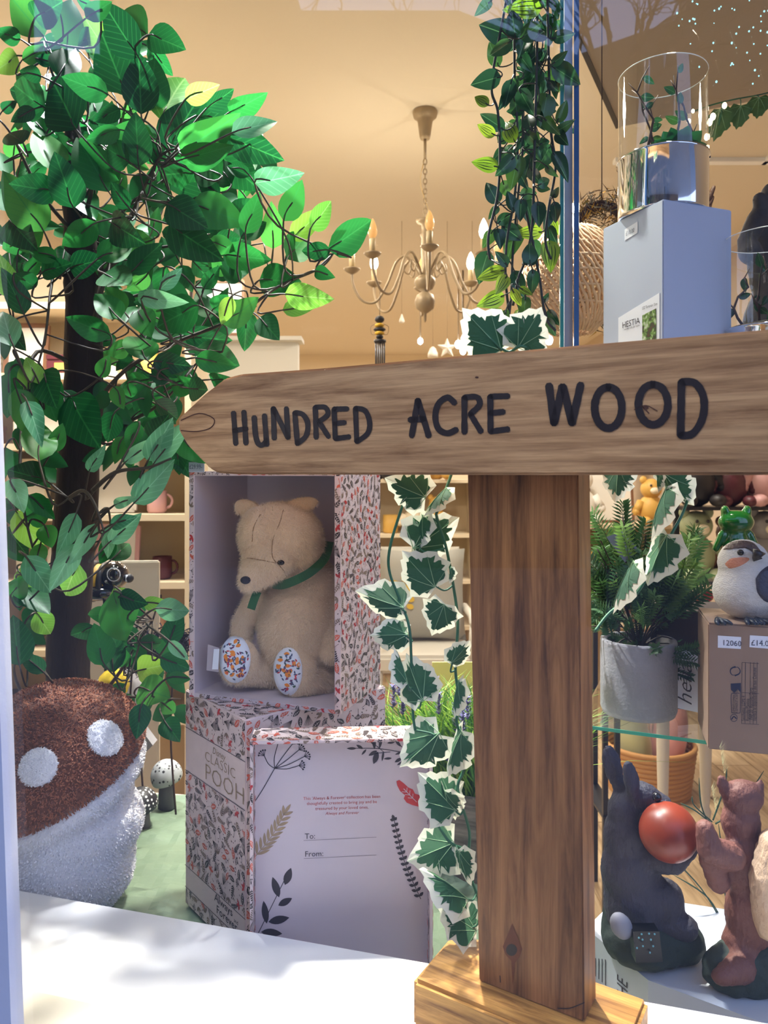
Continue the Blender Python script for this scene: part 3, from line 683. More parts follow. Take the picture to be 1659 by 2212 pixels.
h0 = hit(bt, 606, 1215); b = MB(); zx = h0[1].orthogonal().normalized()
b.ell(h0[0]+h0[1]*.0012, (.0052, .0034, .0036), None, 14, 10); b.build('eye', M('black_bead', (.012, .012, .014), .12), bear)
h0 = hit(bt, 531, 1253); b = MB(); b.ell(h0[0]+h0[1]*.001, (.0072, .0045, .0055), None, 16, 10); b.build('nose', M('dark_navy_stitching', srgb(34, 34, 48), .6, bump=.5, bscale=900), bear)
def sole(cx, cy, rx, ry, seed):
    b = MB(); rg = random.Random(seed); n = 28; ring = [on_body([(cx, cy)], .0042)[0]]; fs = []
    K = 6
    for j in range(1, K+1):
        for i in range(n):
            a = 6.2832*i/n; ring.append(on_body([(cx+rx*j/K*math.cos(a), cy+ry*j/K*math.sin(a))], .0042 if j < K else .0015)[0])
    for i in range(n): fs.append((0, 1+(i+1) % n, 1+i))
    for j in range(K-1):
        for i in range(n): fs.append((1+j*n+i, 1+j*n+(i+1) % n, 1+(j+1)*n+(i+1) % n, 1+(j+1)*n+i))
    b.add(ring, fs, 0, True); o = b.build('sole', m_label, bear)
    pb_ = MB(); T_ = BVHTree.FromPolygons([tuple(v) for v in ring], fs)
    def fr(x, y):
        h = hit(T_, x, y); return h[0]+(EYE-h[0]).normalized()*.0006 if h[0] is not None else ring[0]
    def inside(x, y): return ((x-cx)/(rx*.93))**2+((y-cy)/(ry*.93))**2 < 1
    for _ in range(150):
        x, y = rg.uniform(cx-rx, cx+rx), rg.uniform(cy-ry, cy+ry); a = rg.uniform(0, 6.28); k = rg.random(); L = 13 if k < .16 else 8
        pts_ = [(x, y), (x+L*math.cos(a), y+L*math.sin(a))]
        if not all(inside(*p) for p in pts_): continue
        leaf2(pb_, x, y, a, L, L*(.6 if k < .16 else .42), fr, 0 if k < .16 else (1 if k < .5 else (2 if k < .75 else (3 if k < .9 else 4))), 5)
    pb_.build('floral_print', [M('sole_orange', srgb(236, 140, 44)), M('sole_navy', srgb(78, 90, 120)), M('sole_purple', srgb(110, 50, 96)), M('sole_red', srgb(206, 64, 70)), M('sole_green', srgb(54, 84, 68))], o)
sole(508, 1424, 33, 50, 1); sole(622, 1450, 31, 52, 2)
m_rib = M('emerald_velvet', srgb(14, 84, 36), .7, sheen=.6)
def ribbon(pts, w, name, lift=.004):
    b = MB(); P3 = spline([P(*p) for p in pts], 6); L = []; R = []
    for i, p in enumerate(P3):
        t = (P3[min(i+1, len(P3)-1)]-P3[max(i-1, 0)]).normalized(); s_ = t.cross(V3((0, -1, 0))).normalized()*w/2; L.append(p+s_); R.append(p-s_)
    n = len(L); b.add(L+R+[q+V3((0, .0012, 0)) for q in L+R], [(i, i+1, n+i+1, n+i) for i in range(n-1)]+[(2*n+i, 3*n+i, 3*n+i+1, 2*n+i+1) for i in range(n-1)]+[(i, 2*n+i, 2*n+i+1, i+1) for i in range(n-1)]+[(n+i, n+i+1, 3*n+i+1, 3*n+i) for i in range(n-1)]); return b
b = ribbon([(712, 1170, 1.10), (702, 1205, 1.066), (676, 1232, 1.048), (646, 1250, 1.038), (612, 1263, 1.046), (588, 1262, 1.062)], .0125, 'r'); b.build('ribbon', m_rib, bear)
b = ribbon([(556, 1278, 1.040), (549, 1295, 1.036), (542, 1316, 1.035)], .0115, 'r'); b.build('ribbon_tail', m_rib, bear)
b = MB()      # seams of the head
for pts in ([(612, 1102), (604, 1130), (590, 1165), (588, 1200), (597, 1216)], [(517, 1206), (540, 1206), (565, 1210), (596, 1216)], [(562, 1112), (548, 1140), (545, 1170)], [(600, 1218), (612, 1232), (618, 1244)]):
    b.tube(spline(on_body(pts, .0006), 5), .0007, 5)
b.build('seam', M('seam_shadow_thread', srgb(150, 122, 92), .9), bear)
tg = MB(); q = [P(449, 1392, 1.05), P(474, 1400, 1.046), P(472, 1452, 1.046), P(446, 1448, 1.05)]; tg.prism(q, (0, .0004, 0)); o = tg.build('sewn_tag', M('translucent_tag', srgb(176, 166, 176), .4), bear)
tg = MB(); q = [P(462, 1402, 1.045), P(474, 1402, 1.043), P(471, 1446, 1.043), P(458, 1446, 1.045)]; tg.prism(q, (0, .0004, 0)); tg.build('tag_fold', m_label, o)

# ================= plush mushroom =================
m_mb = M('brown_boucle', srgb(96, 54, 36), .9, var=.35, vscale=160, bump=.8, bscale=260, sheen=.3)
m_mf = M('brown_loops', srgb(150, 92, 64), .9, sheen=.2)
m_mw = M('white_boucle', srgb(226, 226, 232), .9, bump=1.0, bscale=230, sheen=.5)
m_wl = M('white_loops', srgb(236, 236, 242), .9, sheen=.3)
mush = thing('plush_mushroom', (-.475, 1.10, .81), 'large plush mushroom with brown spotted cap and fluffy white stem', 'plush toy')
mc = P(122, 1668, 1.105); k = 1.105/F
Rm = Matrix.Rotation(math.radians(-19), 3, 'Y') @ Matrix.Rotation(math.radians(14), 3, 'X')
def dome(rr, h0_, h1_, bulge, n=14):
    return [(max(.0005, rr*math.cos(t)), h0_+(h1_-h0_)*math.sin(t)) for t in [i/n*math.pi/2 for i in range(n+1)]]
b = MB(); prof = [(.0005, -.004), (.128, -.006), (.137, .004)]+dome(.1375, .010, .128, 0); b.lathe(prof, mc, 56, 0, Rm)
cap = b.build('cap', m_mb, mush, label='brown looped fleece cap')
fur('pile', cap, m_mf, cap, 26000, .0058, .0008, 5, .1, curl=.9)
ct = BVHTree.FromPolygons([tuple(v) for v in b.v], b.f)
items = [sph(mc+Rm@V3((0, 0, -.018)), (.128, .128, .050), Rm), ('e', mc+V3((.02, 0, -.075)), (.106, .10, .07), Matrix.Identity(3)), ('e', V3((-.475, 1.10, .865)), (.100, .096, .062), Matrix.Identity(3))]
items += capsule((-.470, 1.10, .99), .092, (-.474, 1.10, .885), .099)
stem, _ = blob('stem', items, m_mw, mush, .005, 6, label='white fleece stem and underside')
fur('pile', stem, m_wl, stem, 34000, .0050, .0008, 6, .1, curl=.9)
for (x, y, r, an) in ((227, 1594, 37, 25), (83, 1657, 34, 0), (-20, 1610, 30, 0)):
    h = hit(ct, x, y)
    if h[0] is None: continue
    R3 = h[1].to_track_quat('Z', 'Y').to_matrix(); b = MB(); b.ell(h[0]+h[1]*.001, (r*k*1.02, r*k*1.02, .0065), R3, 24, 10)
    o = b.build('spot', m_mw, mush, label='white fleece spot'); fur('pile', o, m_wl, o, 1500, .003, .0006, 8, 0, curl=.8)

# ================= artificial tree =================
def leafmesh(name, mat, curl=.12, cup=.12, wid=.52, round_=0.0, n=9, twist=0):
    b = MB(); vs = []; W_ = wid/2
    for i in range(n+1):
        t = i/n; h = W_*(math.sin(math.pi*t**.80)**.75)*(1.12-.35*t) if 0 < t < 1 else 0
        z = -curl*t*t; 
        for s in (-1, -.5, 0, .5, 1):
            y = s*h; vs.append(V3((t, y*math.cos(twist*t), z+cup*abs(s)*h*1.6+y*math.sin(twist*t))))
    fs = [(i*5+k, (i+1)*5+k, (i+1)*5+k+1, i*5+k+1) for i in range(n) for k in range(4)]
    b.add(vs, fs, 0, True); return b.mesh(name, mat)
m_lv = leafmat('tree_leaf', [(0, srgb(14, 64, 32)), (.45, srgb(24, 94, 42)), (.8, srgb(38, 116, 46)), (1, srgb(70, 138, 56))], .38, .42, vein=srgb(46, 124, 60), veins=8, spec=.3)
m_lvb = leafmat('tree_leaf_bright', [(0, srgb(84, 158, 52)), (1, srgb(140, 190, 70))], .45, .36, vein=srgb(150, 200, 110), veins=8)
m_lvp = leafmat('tree_leaf_pale', [(0, srgb(60, 134, 92)), (1, srgb(116, 178, 128))], .3, .42, vein=srgb(130, 190, 150), veins=6)
LM = {'g': [leafmesh('leaf', m_lv, c, u, w, twist=t) for c, u, w, t in ((.10, .10, .60, 0), (.18, .16, .56, .3), (-.08, .12, .64, -.3), (.05, .25, .54, .2), (.15, .05, .68, 0))],
      'b': [leafmesh('leaf', m_lvb, .1, .12, .54), leafmesh('leaf', m_lvb, .2, .08, .58, twist=.3)], 'p': [leafmesh('leaf', m_lvp, .15, .22, .36, twist=.5), leafmesh('leaf', m_lvp, .1, .14, .46, twist=-.3)]}
def put_leaf(parent, me, base, tip, tilt=0, roll=0, name='leaf', flat=None):
    """leaf from base to tip, its face turned towards the street with a tilt"""
    base = V3(base); tip = V3(tip); x = tip-base; L = x.length; x = x/L
    view = (EYE-base).normalized(); z = view - x*view.dot(x)
    z = z.normalized() if z.length > 1e-4 else x.orthogonal().normalized()
    z = Matrix.Rotation(roll, 3, x) @ z; y = z.cross(x)
    o = bpy.data.objects.new(name, me); COL.objects.link(o); o.parent = parent
    m = rmat(x*L, y*L, z*L).to_4x4(); m.translation = base-rootloc(parent); o.matrix_local = m
    return o
m_bark = M('dark_stained_bark', srgb(38, 24, 20), .8, var=.55, vscale=22, bump=1.0, bscale=120, stretch=(1, 1, .25))
m_twig = M('brown_green_twig', srgb(54, 44, 30), .6, var=.2, vscale=60)
tree = thing('artificial_tree', (-.545, 1.32, .81), 'artificial tree with dark trunk and glossy pointed green leaves left in the window', 'tree')
b = MB(); TP = [(150, 1800, 1.32, 50), (148, 1560, 1.32, 46), (150, 1300, 1.32, 44), (168, 1050, 1.32, 44), (180, 850, 1.32, 41), (180, 650, 1.32, 38), (172, 480, 1.32, 32), (160, 330, 1.32, 20), (150, 200, 1.32, 10), (140, 100, 1.32, 5)]
b.tube(spline([P(x, y, d) for x, y, d, r in TP], 5), [TP[i//5][3]*1.32/F+(TP[min(i//5+1, 9)][3]-TP[i//5][3])*1.32/F*(i % 5)/5 for i in range(46)], 18)
for i, v in enumerate(b.v): v += V3((noise.noise(v*40), noise.noise(v*40+V3((5, 5, 5))), 0))*.004
b.build('trunk', m_bark, tree, label='dark brown black trunk')
BR = []      # branch nodes in pixel/depth space
def branch(pts, r0, r1=.0012, name='branch'):
    q = spline([P(*p) for p in pts], 6); n = len(q); b = MB()
    b.tube(q, [r0+(r1-r0)*i/(n-1) for i in range(n)], 6); b.build(name, m_twig, tree)
    for p in q: BR.append(p)
for pts, r in (([(185, 900, 1.31), (270, 800, 1.25), (380, 740, 1.2), (500, 690, 1.16), (600, 620, 1.15), (690, 580, 1.14), (722, 545, 1.13)], .004),
               ([(185, 760, 1.31), (240, 560, 1.22), (300, 430, 1.16), (345, 340, 1.12), (385, 320, 1.1)], .0045),
               ([(178, 640, 1.31), (260, 560, 1.3), (380, 530, 1.28), (470, 540, 1.26), (570, 525, 1.24)], .004),
               ([(172, 500, 1.31), (200, 380, 1.25), (150, 260, 1.2), (110, 150, 1.15), (95, 90, 1.12)], .0045),
               ([(170, 450, 1.31), (240, 330, 1.28), (270, 230, 1.22), (310, 130, 1.2)], .004),
               ([(175, 520, 1.32), (90, 420, 1.25), (30, 300, 1.2), (0, 260, 1.18)], .004),
               ([(178, 620, 1.31), (100, 580, 1.28), (40, 620, 1.2), (-10, 640, 1.18)], .004),
               ([(178, 800, 1.31), (80, 760, 1.25), (50, 900, 1.15), (45, 1050, 1.1), (70, 1180, 1.08), (100, 1260, 1.08)], .004),
               ([(120, 560, 1.2), (108, 640, 1.15), (95, 740, 1.1), (60, 860, 1.08)], .003),
               ([(190, 950, 1.31), (300, 900, 1.24), (360, 860, 1.2), (430, 780, 1.16), (480, 760, 1.14)], .0035),
               ([(200, 1060, 1.0), (250, 1020, .98), (320, 1010, .96), (370, 990, .95)], .0035), ([(150, 1075, 1.0), (180, 1060, .98), (205, 1090, .96), (225, 1150, .95)], .003),
               ([(150, 1520, 1.3), (240, 1505, 1.2), (330, 1508, 1.15), (390, 1510, 1.14)], .003), ([(200, 1530, 1.28), (260, 1450, 1.2), (290, 1400, 1.16), (330, 1340, 1.13)], .0035),
               ([(100, 1545, 1.3), (50, 1500, 1.2), (30, 1440, 1.15), (60, 1400, 1.12)], .0035), ([(190, 700, 1.31), (250, 480, 1.3), (340, 400, 1.3), (430, 330, 1.28), (500, 280, 1.26)], .004),
               ([(185, 930, 1.31), (230, 960, 1.28), (290, 940, 1.25), (380, 960, 1.2), (420, 1000, 1.18)], .0035), ([(180, 700, 1.31), (290, 640, 1.35), (420, 620, 1.36), (520, 640, 1.35)], .004)):
    branch(pts, r)
L1 = """190,160,70,20 285,225,310,0 470,230,360,80,b 600,250,450,30 640,160,530,55 640,150,770,195 640,200,735,315 545,410,455,180 610,495,600,265 640,480,670,265 695,520,785,310,b 800,430,925,375,b
890,470,1000,395 990,485,1135,415 845,500,1075,520 1000,575,1180,520,p 780,650,1000,535 720,655,838,440 980,590,1195,680 960,680,1090,795 780,690,980,640 90,170,0,140 75,240,0,300,b 95,260,190,210 130,420,40,385
200,470,45,370 470,410,290,340 250,330,320,210 230,270,150,250 215,590,110,480 330,560,250,380 250,750,170,570 470,830,345,600 560,700,450,640 600,720,585,510 670,600,490,570 250,830,60,800 190,1000,25,780
320,900,250,690 420,960,280,1060 820,880,1030,945 730,970,930,1105 660,1035,510,1080 1060,1010,1115,850 1040,1030,1140,960 1180,1075,1175,905 1225,955,1300,800 1100,790,1275,765,p 1260,1040,1380,910,b
1340,990,1430,880,b 1415,1080,1590,965 1430,1080,1310,1090 1240,1120,1330,1010 970,1100,1145,1120 1360,1170,1425,1190 1120,1210,1260,1210 1230,1270,1405,1295,b 1220,1340,1350,1320,b 1065,1340,1060,1500
1120,1370,1185,1445 790,1450,980,1470 840,1510,1020,1580 660,1560,810,1580 700,1640,690,1530 910,1640,1000,1640 520,1380,420,1270 540,1350,470,1260 480,1450,305,1380 600,1340,640,1430 610,1290,770,1300,p
690,1250,780,1170,p 880,1250,940,1160 860,1320,680,1400 560,1500,470,1520 640,1560,570,1430 50,1290,10,1120,b 105,1360,30,1180 60,1500,0,1330,p 170,1660,120,1550,b 520,560,390,600 330,640,480,760 700,720,640,600
850,740,700,760 900,820,760,900 960,760,830,700 620,880,720,800 560,900,480,800 480,960,600,1040 720,880,860,960 420,1120,560,1060 300,1160,420,1120 180,1180,290,1140 250,1120,130,1080 80,1080,180,1000 40,950,140,1060
60,1180,150,1240 40,1420,100,1500 450,1180,560,1240 640,1180,560,1260 720,1150,690,1290 830,1120,900,1200 900,1040,1010,1080 860,1000,960,900 1000,960,1090,880 950,850,860,780 1000,800,940,700 1080,760,990,720 660,420,560,330
520,470,420,520 380,430,330,330 180,330,90,310 150,470,60,520 100,620,30,560 430,60,340,0 370,80,470,20 260,60,180,0 150,80,250,20 10,480,50,450 1120,600,1140,560 1000,1280,960,1390,b 560,1180,680,1060 960,1400,1110,1300"""
L2 = """160,240,160,60,b 210,130,300,380 240,130,290,300 340,240,400,430 390,270,510,515 50,140,50,370 90,230,180,480 150,300,225,500,p 220,640,220,400 290,590,350,450 260,750,60,690 60,740,120,890,p 140,960,300,870 90,920,230,1130,b
50,1030,140,1160 140,1170,280,1370,p 110,1330,260,1490 200,1490,285,1610,b 110,1790,70,1540 250,1830,130,1730 500,700,570,580,p 860,660,1030,440,p 830,640,955,440,p 700,650,870,520,p 750,880,950,665,p 430,930,340,1150,p
430,1100,300,1350,p 440,1210,350,1410,b 540,990,410,1200,p 620,990,600,1180,p 610,1100,775,960,p 640,890,740,850,p 620,1000,740,960,p 640,1370,690,1600 640,1350,740,1560,b 670,1400,800,1440 800,1430,740,1530 800,1440,935,1445,b 870,1470,1060,1480,p 940,1670,1010,1500
700,1600,760,1690 590,1790,530,1580 640,1830,620,1600 640,1500,500,1510 540,1570,405,1625 900,1740,1050,1800 950,1650,1045,1750,p 780,1660,900,1660 770,1820,900,1790,b 940,1860,1045,1860 780,1910,950,1970 900,1990,985,2060
800,2000,770,2180 920,2090,990,2190 870,300,990,395 960,220,1100,200 950,190,850,160 1100,60,1300,100 640,220,680,330 720,200,740,290 650,360,600,520 700,500,640,640 780,420,720,560 1060,230,1170,240 900,130,1050,100 850,520,930,400
560,170,600,60 100,1250,160,1330,b 230,1100,190,1250 250,1000,290,1120 160,830,290,950 60,1400,130,1300 640,1080,560,1200 1010,500,1130,630 980,560,1060,710 1000,520,1000,700 620,1200,720,1100 700,1690,660,1800 90,60,150,160 30,560,20,720"""
def addl(txt, ox, oy, s, dn, df):
    for tok in txt.split():
        a = tok.split(','); x0, yy, x1, y1_ = [float(q) for q in a[:4]]; kd = a[4] if len(a) > 4 else 'g'
        d = dn+rng.random()*(df-dn)
        if kd == 'p' : d = dn-.06
        B_ = P(ox+x0/s, oy+yy/s, d+rng.uniform(-.02, .02)); T__ = P(ox+x1/s, oy+y1_/s, d+rng.uniform(-.04, .04))
        if (T__-B_).length < .028: T__ = B_+(T__-B_).normalized()*.03
        T__ = B_+(T__-B_)*1.14; put_leaf(tree, rng.choice(LM[kd]), B_, T__, roll=rng.uniform(-.45, .45)); STEMS.append((B_, (T__-B_).normalized()))
STEMS = []
addl(L1, 0, 0, 2.0, 1.06, 1.2); addl(L2, 0, 750, 2.602, 1.05, 1.16)
# deeper layer of leaves filling the crown
def inpoly(x, y, pl_):
    c = False; j = len(pl_)-1
    for i in range(len(pl_)):
        if (pl_[i][1] > y) != (pl_[j][1] > y) and x < (pl_[j][0]-pl_[i][0])*(y-pl_[i][1])/(pl_[j][1]-pl_[i][1])+pl_[i][0]: c = not c
        j = i
    return c
crown = [(90, 100), (200, 60), (330, 150), (430, 230), (540, 250), (560, 330), (520, 420), (540, 500), (560, 560), (540, 660), (480, 720), (430, 800), (380, 880), (330, 960), (250, 1000), (230, 640), (140, 560), (60, 640), (0, 600), (0, 420), (60, 260)]
cnt = 0
while cnt < 96:
    x, y = rng.uniform(-20, 600), rng.uniform(40, 1050)
    if not inpoly(x, y, crown): continue
    d = rng.uniform(1.2, 1.42); a = rng.uniform(0, 6.28); L = rng.uniform(45, 70)
    B_ = P(x, y, d); T__ = P(x+L*math.cos(a), y+L*math.sin(a), d+rng.uniform(-.05, .05)); put_leaf(tree, rng.choice(LM['g']), B_, T__, roll=rng.uniform(-.8, .8)); STEMS.append((B_, (T__-B_).normalized())); cnt += 1
b = MB()
for (B_, dr) in STEMS:
    q = min(BR, key=lambda p: (p-B_).length_squared + (0.02 if p.z > B_.z+.05 else 0))
    if (q-B_).length > .42: continue
    mid = q.lerp(B_, .55)-dr*.03+V3((0, 0, -.012)); b.tube(spline([q, mid, B_, B_+dr*.03], 4), [.0016]*8+[.0012]*4+[.0008], 4)
tw = b.build('twigs', m_twig, tree, kind='stuff')
fo = MB(); src = [LM['g'][i % 5] for i in range(5)]; k_ = 0
while k_ < 190:
    x, y = rng.uniform(-20, 600), rng.uniform(40, 1050)
    if not inpoly(x, y, crown): continue
    d = rng.uniform(1.3, 1.55); a = rng.uniform(0, 6.28); L = rng.uniform(50, 80)*d/F; me = src[k_ % 5]; X_ = V3((math.cos(a), rng.uniform(-.4, .4), math.sin(a))).normalized(); Z_ = V3((rng.uniform(-.5, .5), -1, rng.uniform(-.3, .6))); Z_ = (Z_-X_*Z_.dot(X_)).normalized(); R_q = rmat(X_, Z_.cross(X_), Z_); B_ = P(x, y, d)
    fo.add([B_+R_q@(v.co*L) for v in me.vertices], [list(p.vertices) for p in me.polygons], 0, True); k_ += 1
LOW = [([(0, 700), (95, 720), (100, 900), (80, 1100), (95, 1330), (60, 1400), (10, 1300)], 34), ([(215, 760), (330, 780), (380, 860), (400, 960), (330, 1010), (225, 1000)], 26), ([(210, 1380), (300, 1330), (395, 1420), (385, 1540), (250, 1500)], 12)]
for pol, N_ in LOW:
    k2 = 0
    while k2 < N_:
        x, y = rng.uniform(0, 400), rng.uniform(690, 1550)
        if not inpoly(x, y, pol): continue
        d = rng.uniform(1.16, 1.34); a = rng.uniform(3.4, 6.0); L = rng.uniform(50, 76)*d/F; me = src[k2 % 5]; X_ = V3((math.cos(a), rng.uniform(-.3, .3), math.sin(a))).normalized(); Z_ = V3((rng.uniform(-.5, .5), -1, rng.uniform(-.3, .6))); Z_ = (Z_-X_*Z_.dot(X_)).normalized(); R_q = rmat(X_, Z_.cross(X_), Z_); B_ = P(x, y, d)
        fo.add([B_+R_q@(v.co*L) for v in me.vertices], [list(p.vertices) for p in me.polygons], 0, True); k2 += 1
fo.build('inner_foliage', M('deep_leaf_green', srgb(28, 92, 44), .42, var=.3, vscale=8, trans=.35), tree, kind='stuff')
print('tree leaves', len(STEMS))

# ================= dark trailing garland =================
m_gl = leafmat('garland_leaf', [(0, srgb(20, 52, 36)), (.6, srgb(36, 78, 44)), (1, srgb(60, 98, 40))], .22, .22, vein=srgb(84, 130, 84), veins=0)
m_gb = leafmat('garland_leaf_lime', [(0, srgb(90, 128, 28)), (1, srgb(132, 158, 44))], .4, .3, vein=srgb(40, 70, 24), veins=0)
GLm = [leafmesh('leaf', m_gl, c, u, w, twist=t) for c, u, w, t in ((.15, .2, .58, 0), (.3, .12, .54, .4), (.1, .3, .50, -.4), (.2, .1, .64, .2))]
def striped(name, mat, dark):
    b = MB(); me = leafmesh(name, mat, .12, .16, .55); me.materials.append(dark)
    for p in me.polygons:
        c = p.center
        if p.index % 4 in (1,) and .12 < c.x < .85: p.material_index = 1
    return me
GBm = [leafmesh('leaf', m_gb, .12, .16, .55), leafmesh('leaf', m_gb, .2, .12, .5, twist=.3)]
def veined(me):   # raised dark ribs of the lime leaves
    b = MB()
    for s in (-.55, -.2, .2, .55):
        pts = []
        for i in range(2, 9):
            t = i/10; h = .275*(math.sin(math.pi*t**.8)**.75)*(1.12-.35*t); pts.append(V3((t, s*h, -.12*t*t+.16*abs(s)*h*1.6+.006)))
        b.tube(pts, [.004, .012, .016, .016, .014, .010, .004], 4)
    return b.mesh('leaf_rib', m_gl)
RIB = veined(None)
gar = thing('leaf_garland', P(1130, -120, .97), 'dark green trailing leaf garland hanging beside the glass divider', 'garland')
m_vine = M('dark_vine', srgb(30, 36, 30), .5)
vines = [[(1150, -160), (1142, 40), (1125, 160), (1130, 300), (1118, 430), (1108, 540), (1104, 640), (1098, 690)], [(1160, -160), (1160, 100), (1155, 300), (1150, 480), (1135, 560), (1120, 600), (1108, 660)],
         [(1120, -160), (1090, 20), (1062, 180), (1075, 240), (1080, 330), (1075, 420), (1055, 510), (1058, 560)], [(1180, -160), (1185, 120), (1190, 280), (1200, 360), (1185, 450), (1178, 520), (1190, 560)],
         [(1130, 430), (1150, 520), (1165, 600), (1172, 650), (1180, 690), (1200, 715)], [(1100, -160), (1110, 60), (1112, 180), (1118, 300), (1112, 420), (1095, 520), (1092, 600), (1100, 680)]]
VN = []
for vn in vines:
    dd = rng.uniform(.93, .98); q = spline([P(x, y, dd) for x, y in vn], 8); VN += q; b = MB(); b.tube(q, .0017, 6); b.build('stem', m_vine, gar)
G1 = """170,0,15,140 740,90,400,100,b 800,140,815,430 430,430,95,295 440,430,400,150 490,440,710,290 400,460,195,610 850,440,1075,390 850,330,1005,245 260,760,145,520 280,870,0,940 400,900,330,1160 480,620,600,770 530,880,390,990
740,560,600,700 720,760,560,1000 840,740,1010,620 850,750,1125,915 840,760,945,990 140,1200,0,1110,b 540,1250,380,1260 480,1010,600,1240 350,1050,270,1210 800,1060,760,1340 880,1500,1100,1410 900,1400,1010,1185 320,1480,95,1325
215,1540,40,1440,b 440,1620,320,1400,b 240,1620,340,1510 340,1740,260,1920 430,1780,270,1950 250,1900,0,1850,b 480,1760,400,2060 640,1750,540,1980 840,1640,720,1890 860,1720,1015,2000 700,1640,820,1620 290,2050,350,2211
900,1500,995,1610 690,2110,820,2050 700,1160,620,1380 780,1130,900,1190 600,330,500,560 640,470,760,330 560,130,640,330 880,30,920,160 330,60,420,-100 480,0,560,-140 640,20,700,-120 620,640,520,860 800,920,900,1020 700,900,640,1100
420,1100,480,1330 560,1500,680,1640 620,1480,560,1290 640,1240,740,1420 760,1340,880,1480 520,1560,460,1700 600,1900,700,2080 780,1880,880,2000 480,1950,560,2120"""
G2 = """560,240,440,0 560,260,475,375 760,340,700,110 540,480,725,370 500,560,400,740 550,540,590,740 600,500,820,660 800,480,710,830 440,820,320,1160 650,1060,350,1155,b 670,1130,570,1310,b 680,1020,565,870 640,1380,375,1490,b 640,1640,470,1565,b
730,1300,830,1480,b 620,1750,505,1680 1120,580,845,605,b 990,680,1080,880 880,1000,1040,870 1200,690,1220,1000,b 1200,390,1290,580,b 1200,320,1155,520 850,170,840,390 900,170,980,440 1060,200,1075,450 830,120,1020,90 1040,30,1190,50
760,1070,860,1350 820,1280,960,1370,b 990,1050,1010,1300 900,1390,880,1640 1180,1660,1250,1860 1190,1560,1290,1730 1130,1460,1180,1380 960,1000,950,760 660,1560,640,1720 820,1560,800,1680,b 1190,500,1270,700 1240,160,1300,60 1260,200,1300,420"""
STEMS = []
def addg(txt, ox, oy, s):
    for tok in txt.split():
        a = tok.split(','); x0, yy, x1, y1_ = [float(q) for q in a[:4]]; kd = len(a) > 4
        d = rng.uniform(.90, .99); B_ = P(ox+x0/s, oy+yy/s, d); T__ = P(ox+x1/s, oy+y1_/s, d+rng.uniform(-.012, .012))
        me = rng.choice(GBm if kd else GLm); rl = rng.uniform(-.5, .5)*(.4 if kd else 1)
        T__ = B_+(T__-B_)*1.25; put_leaf(gar, me, B_, T__, roll=rl)
        if kd: o = put_leaf(gar, RIB, B_, T__, roll=rl, name='leaf_rib')
        STEMS.append((B_, (T__-B_).normalized()))
addg(G1, 1030, 0, 5.265); addg(G2, 980, 400, 5.82)
for _ in range(64):      # dense upper mass
    x, y = rng.gauss(1148, 28), rng.uniform(-80, 330); a = rng.uniform(0, 6.28); L = rng.uniform(28, 46); d = rng.uniform(.96, 1.02)
    B_ = P(x, y, d); T__ = P(x+L*math.cos(a), y+L*abs(math.sin(a)), d); put_leaf(gar, rng.choice(GLm), B_, T__, roll=rng.uniform(-.9, .9)); STEMS.append((B_, (T__-B_).normalized()))
b = MB()
for (B_, dr) in STEMS:
    q = min(VN, key=lambda p: (p-B_-V3((0, 0, .015))).length_squared)
    b.tube(spline([q, q.lerp(B_, .6)-dr*.004, B_, B_+dr*.006], 3), .0009, 4)
b.build('petioles', m_vine, gar, kind='stuff')

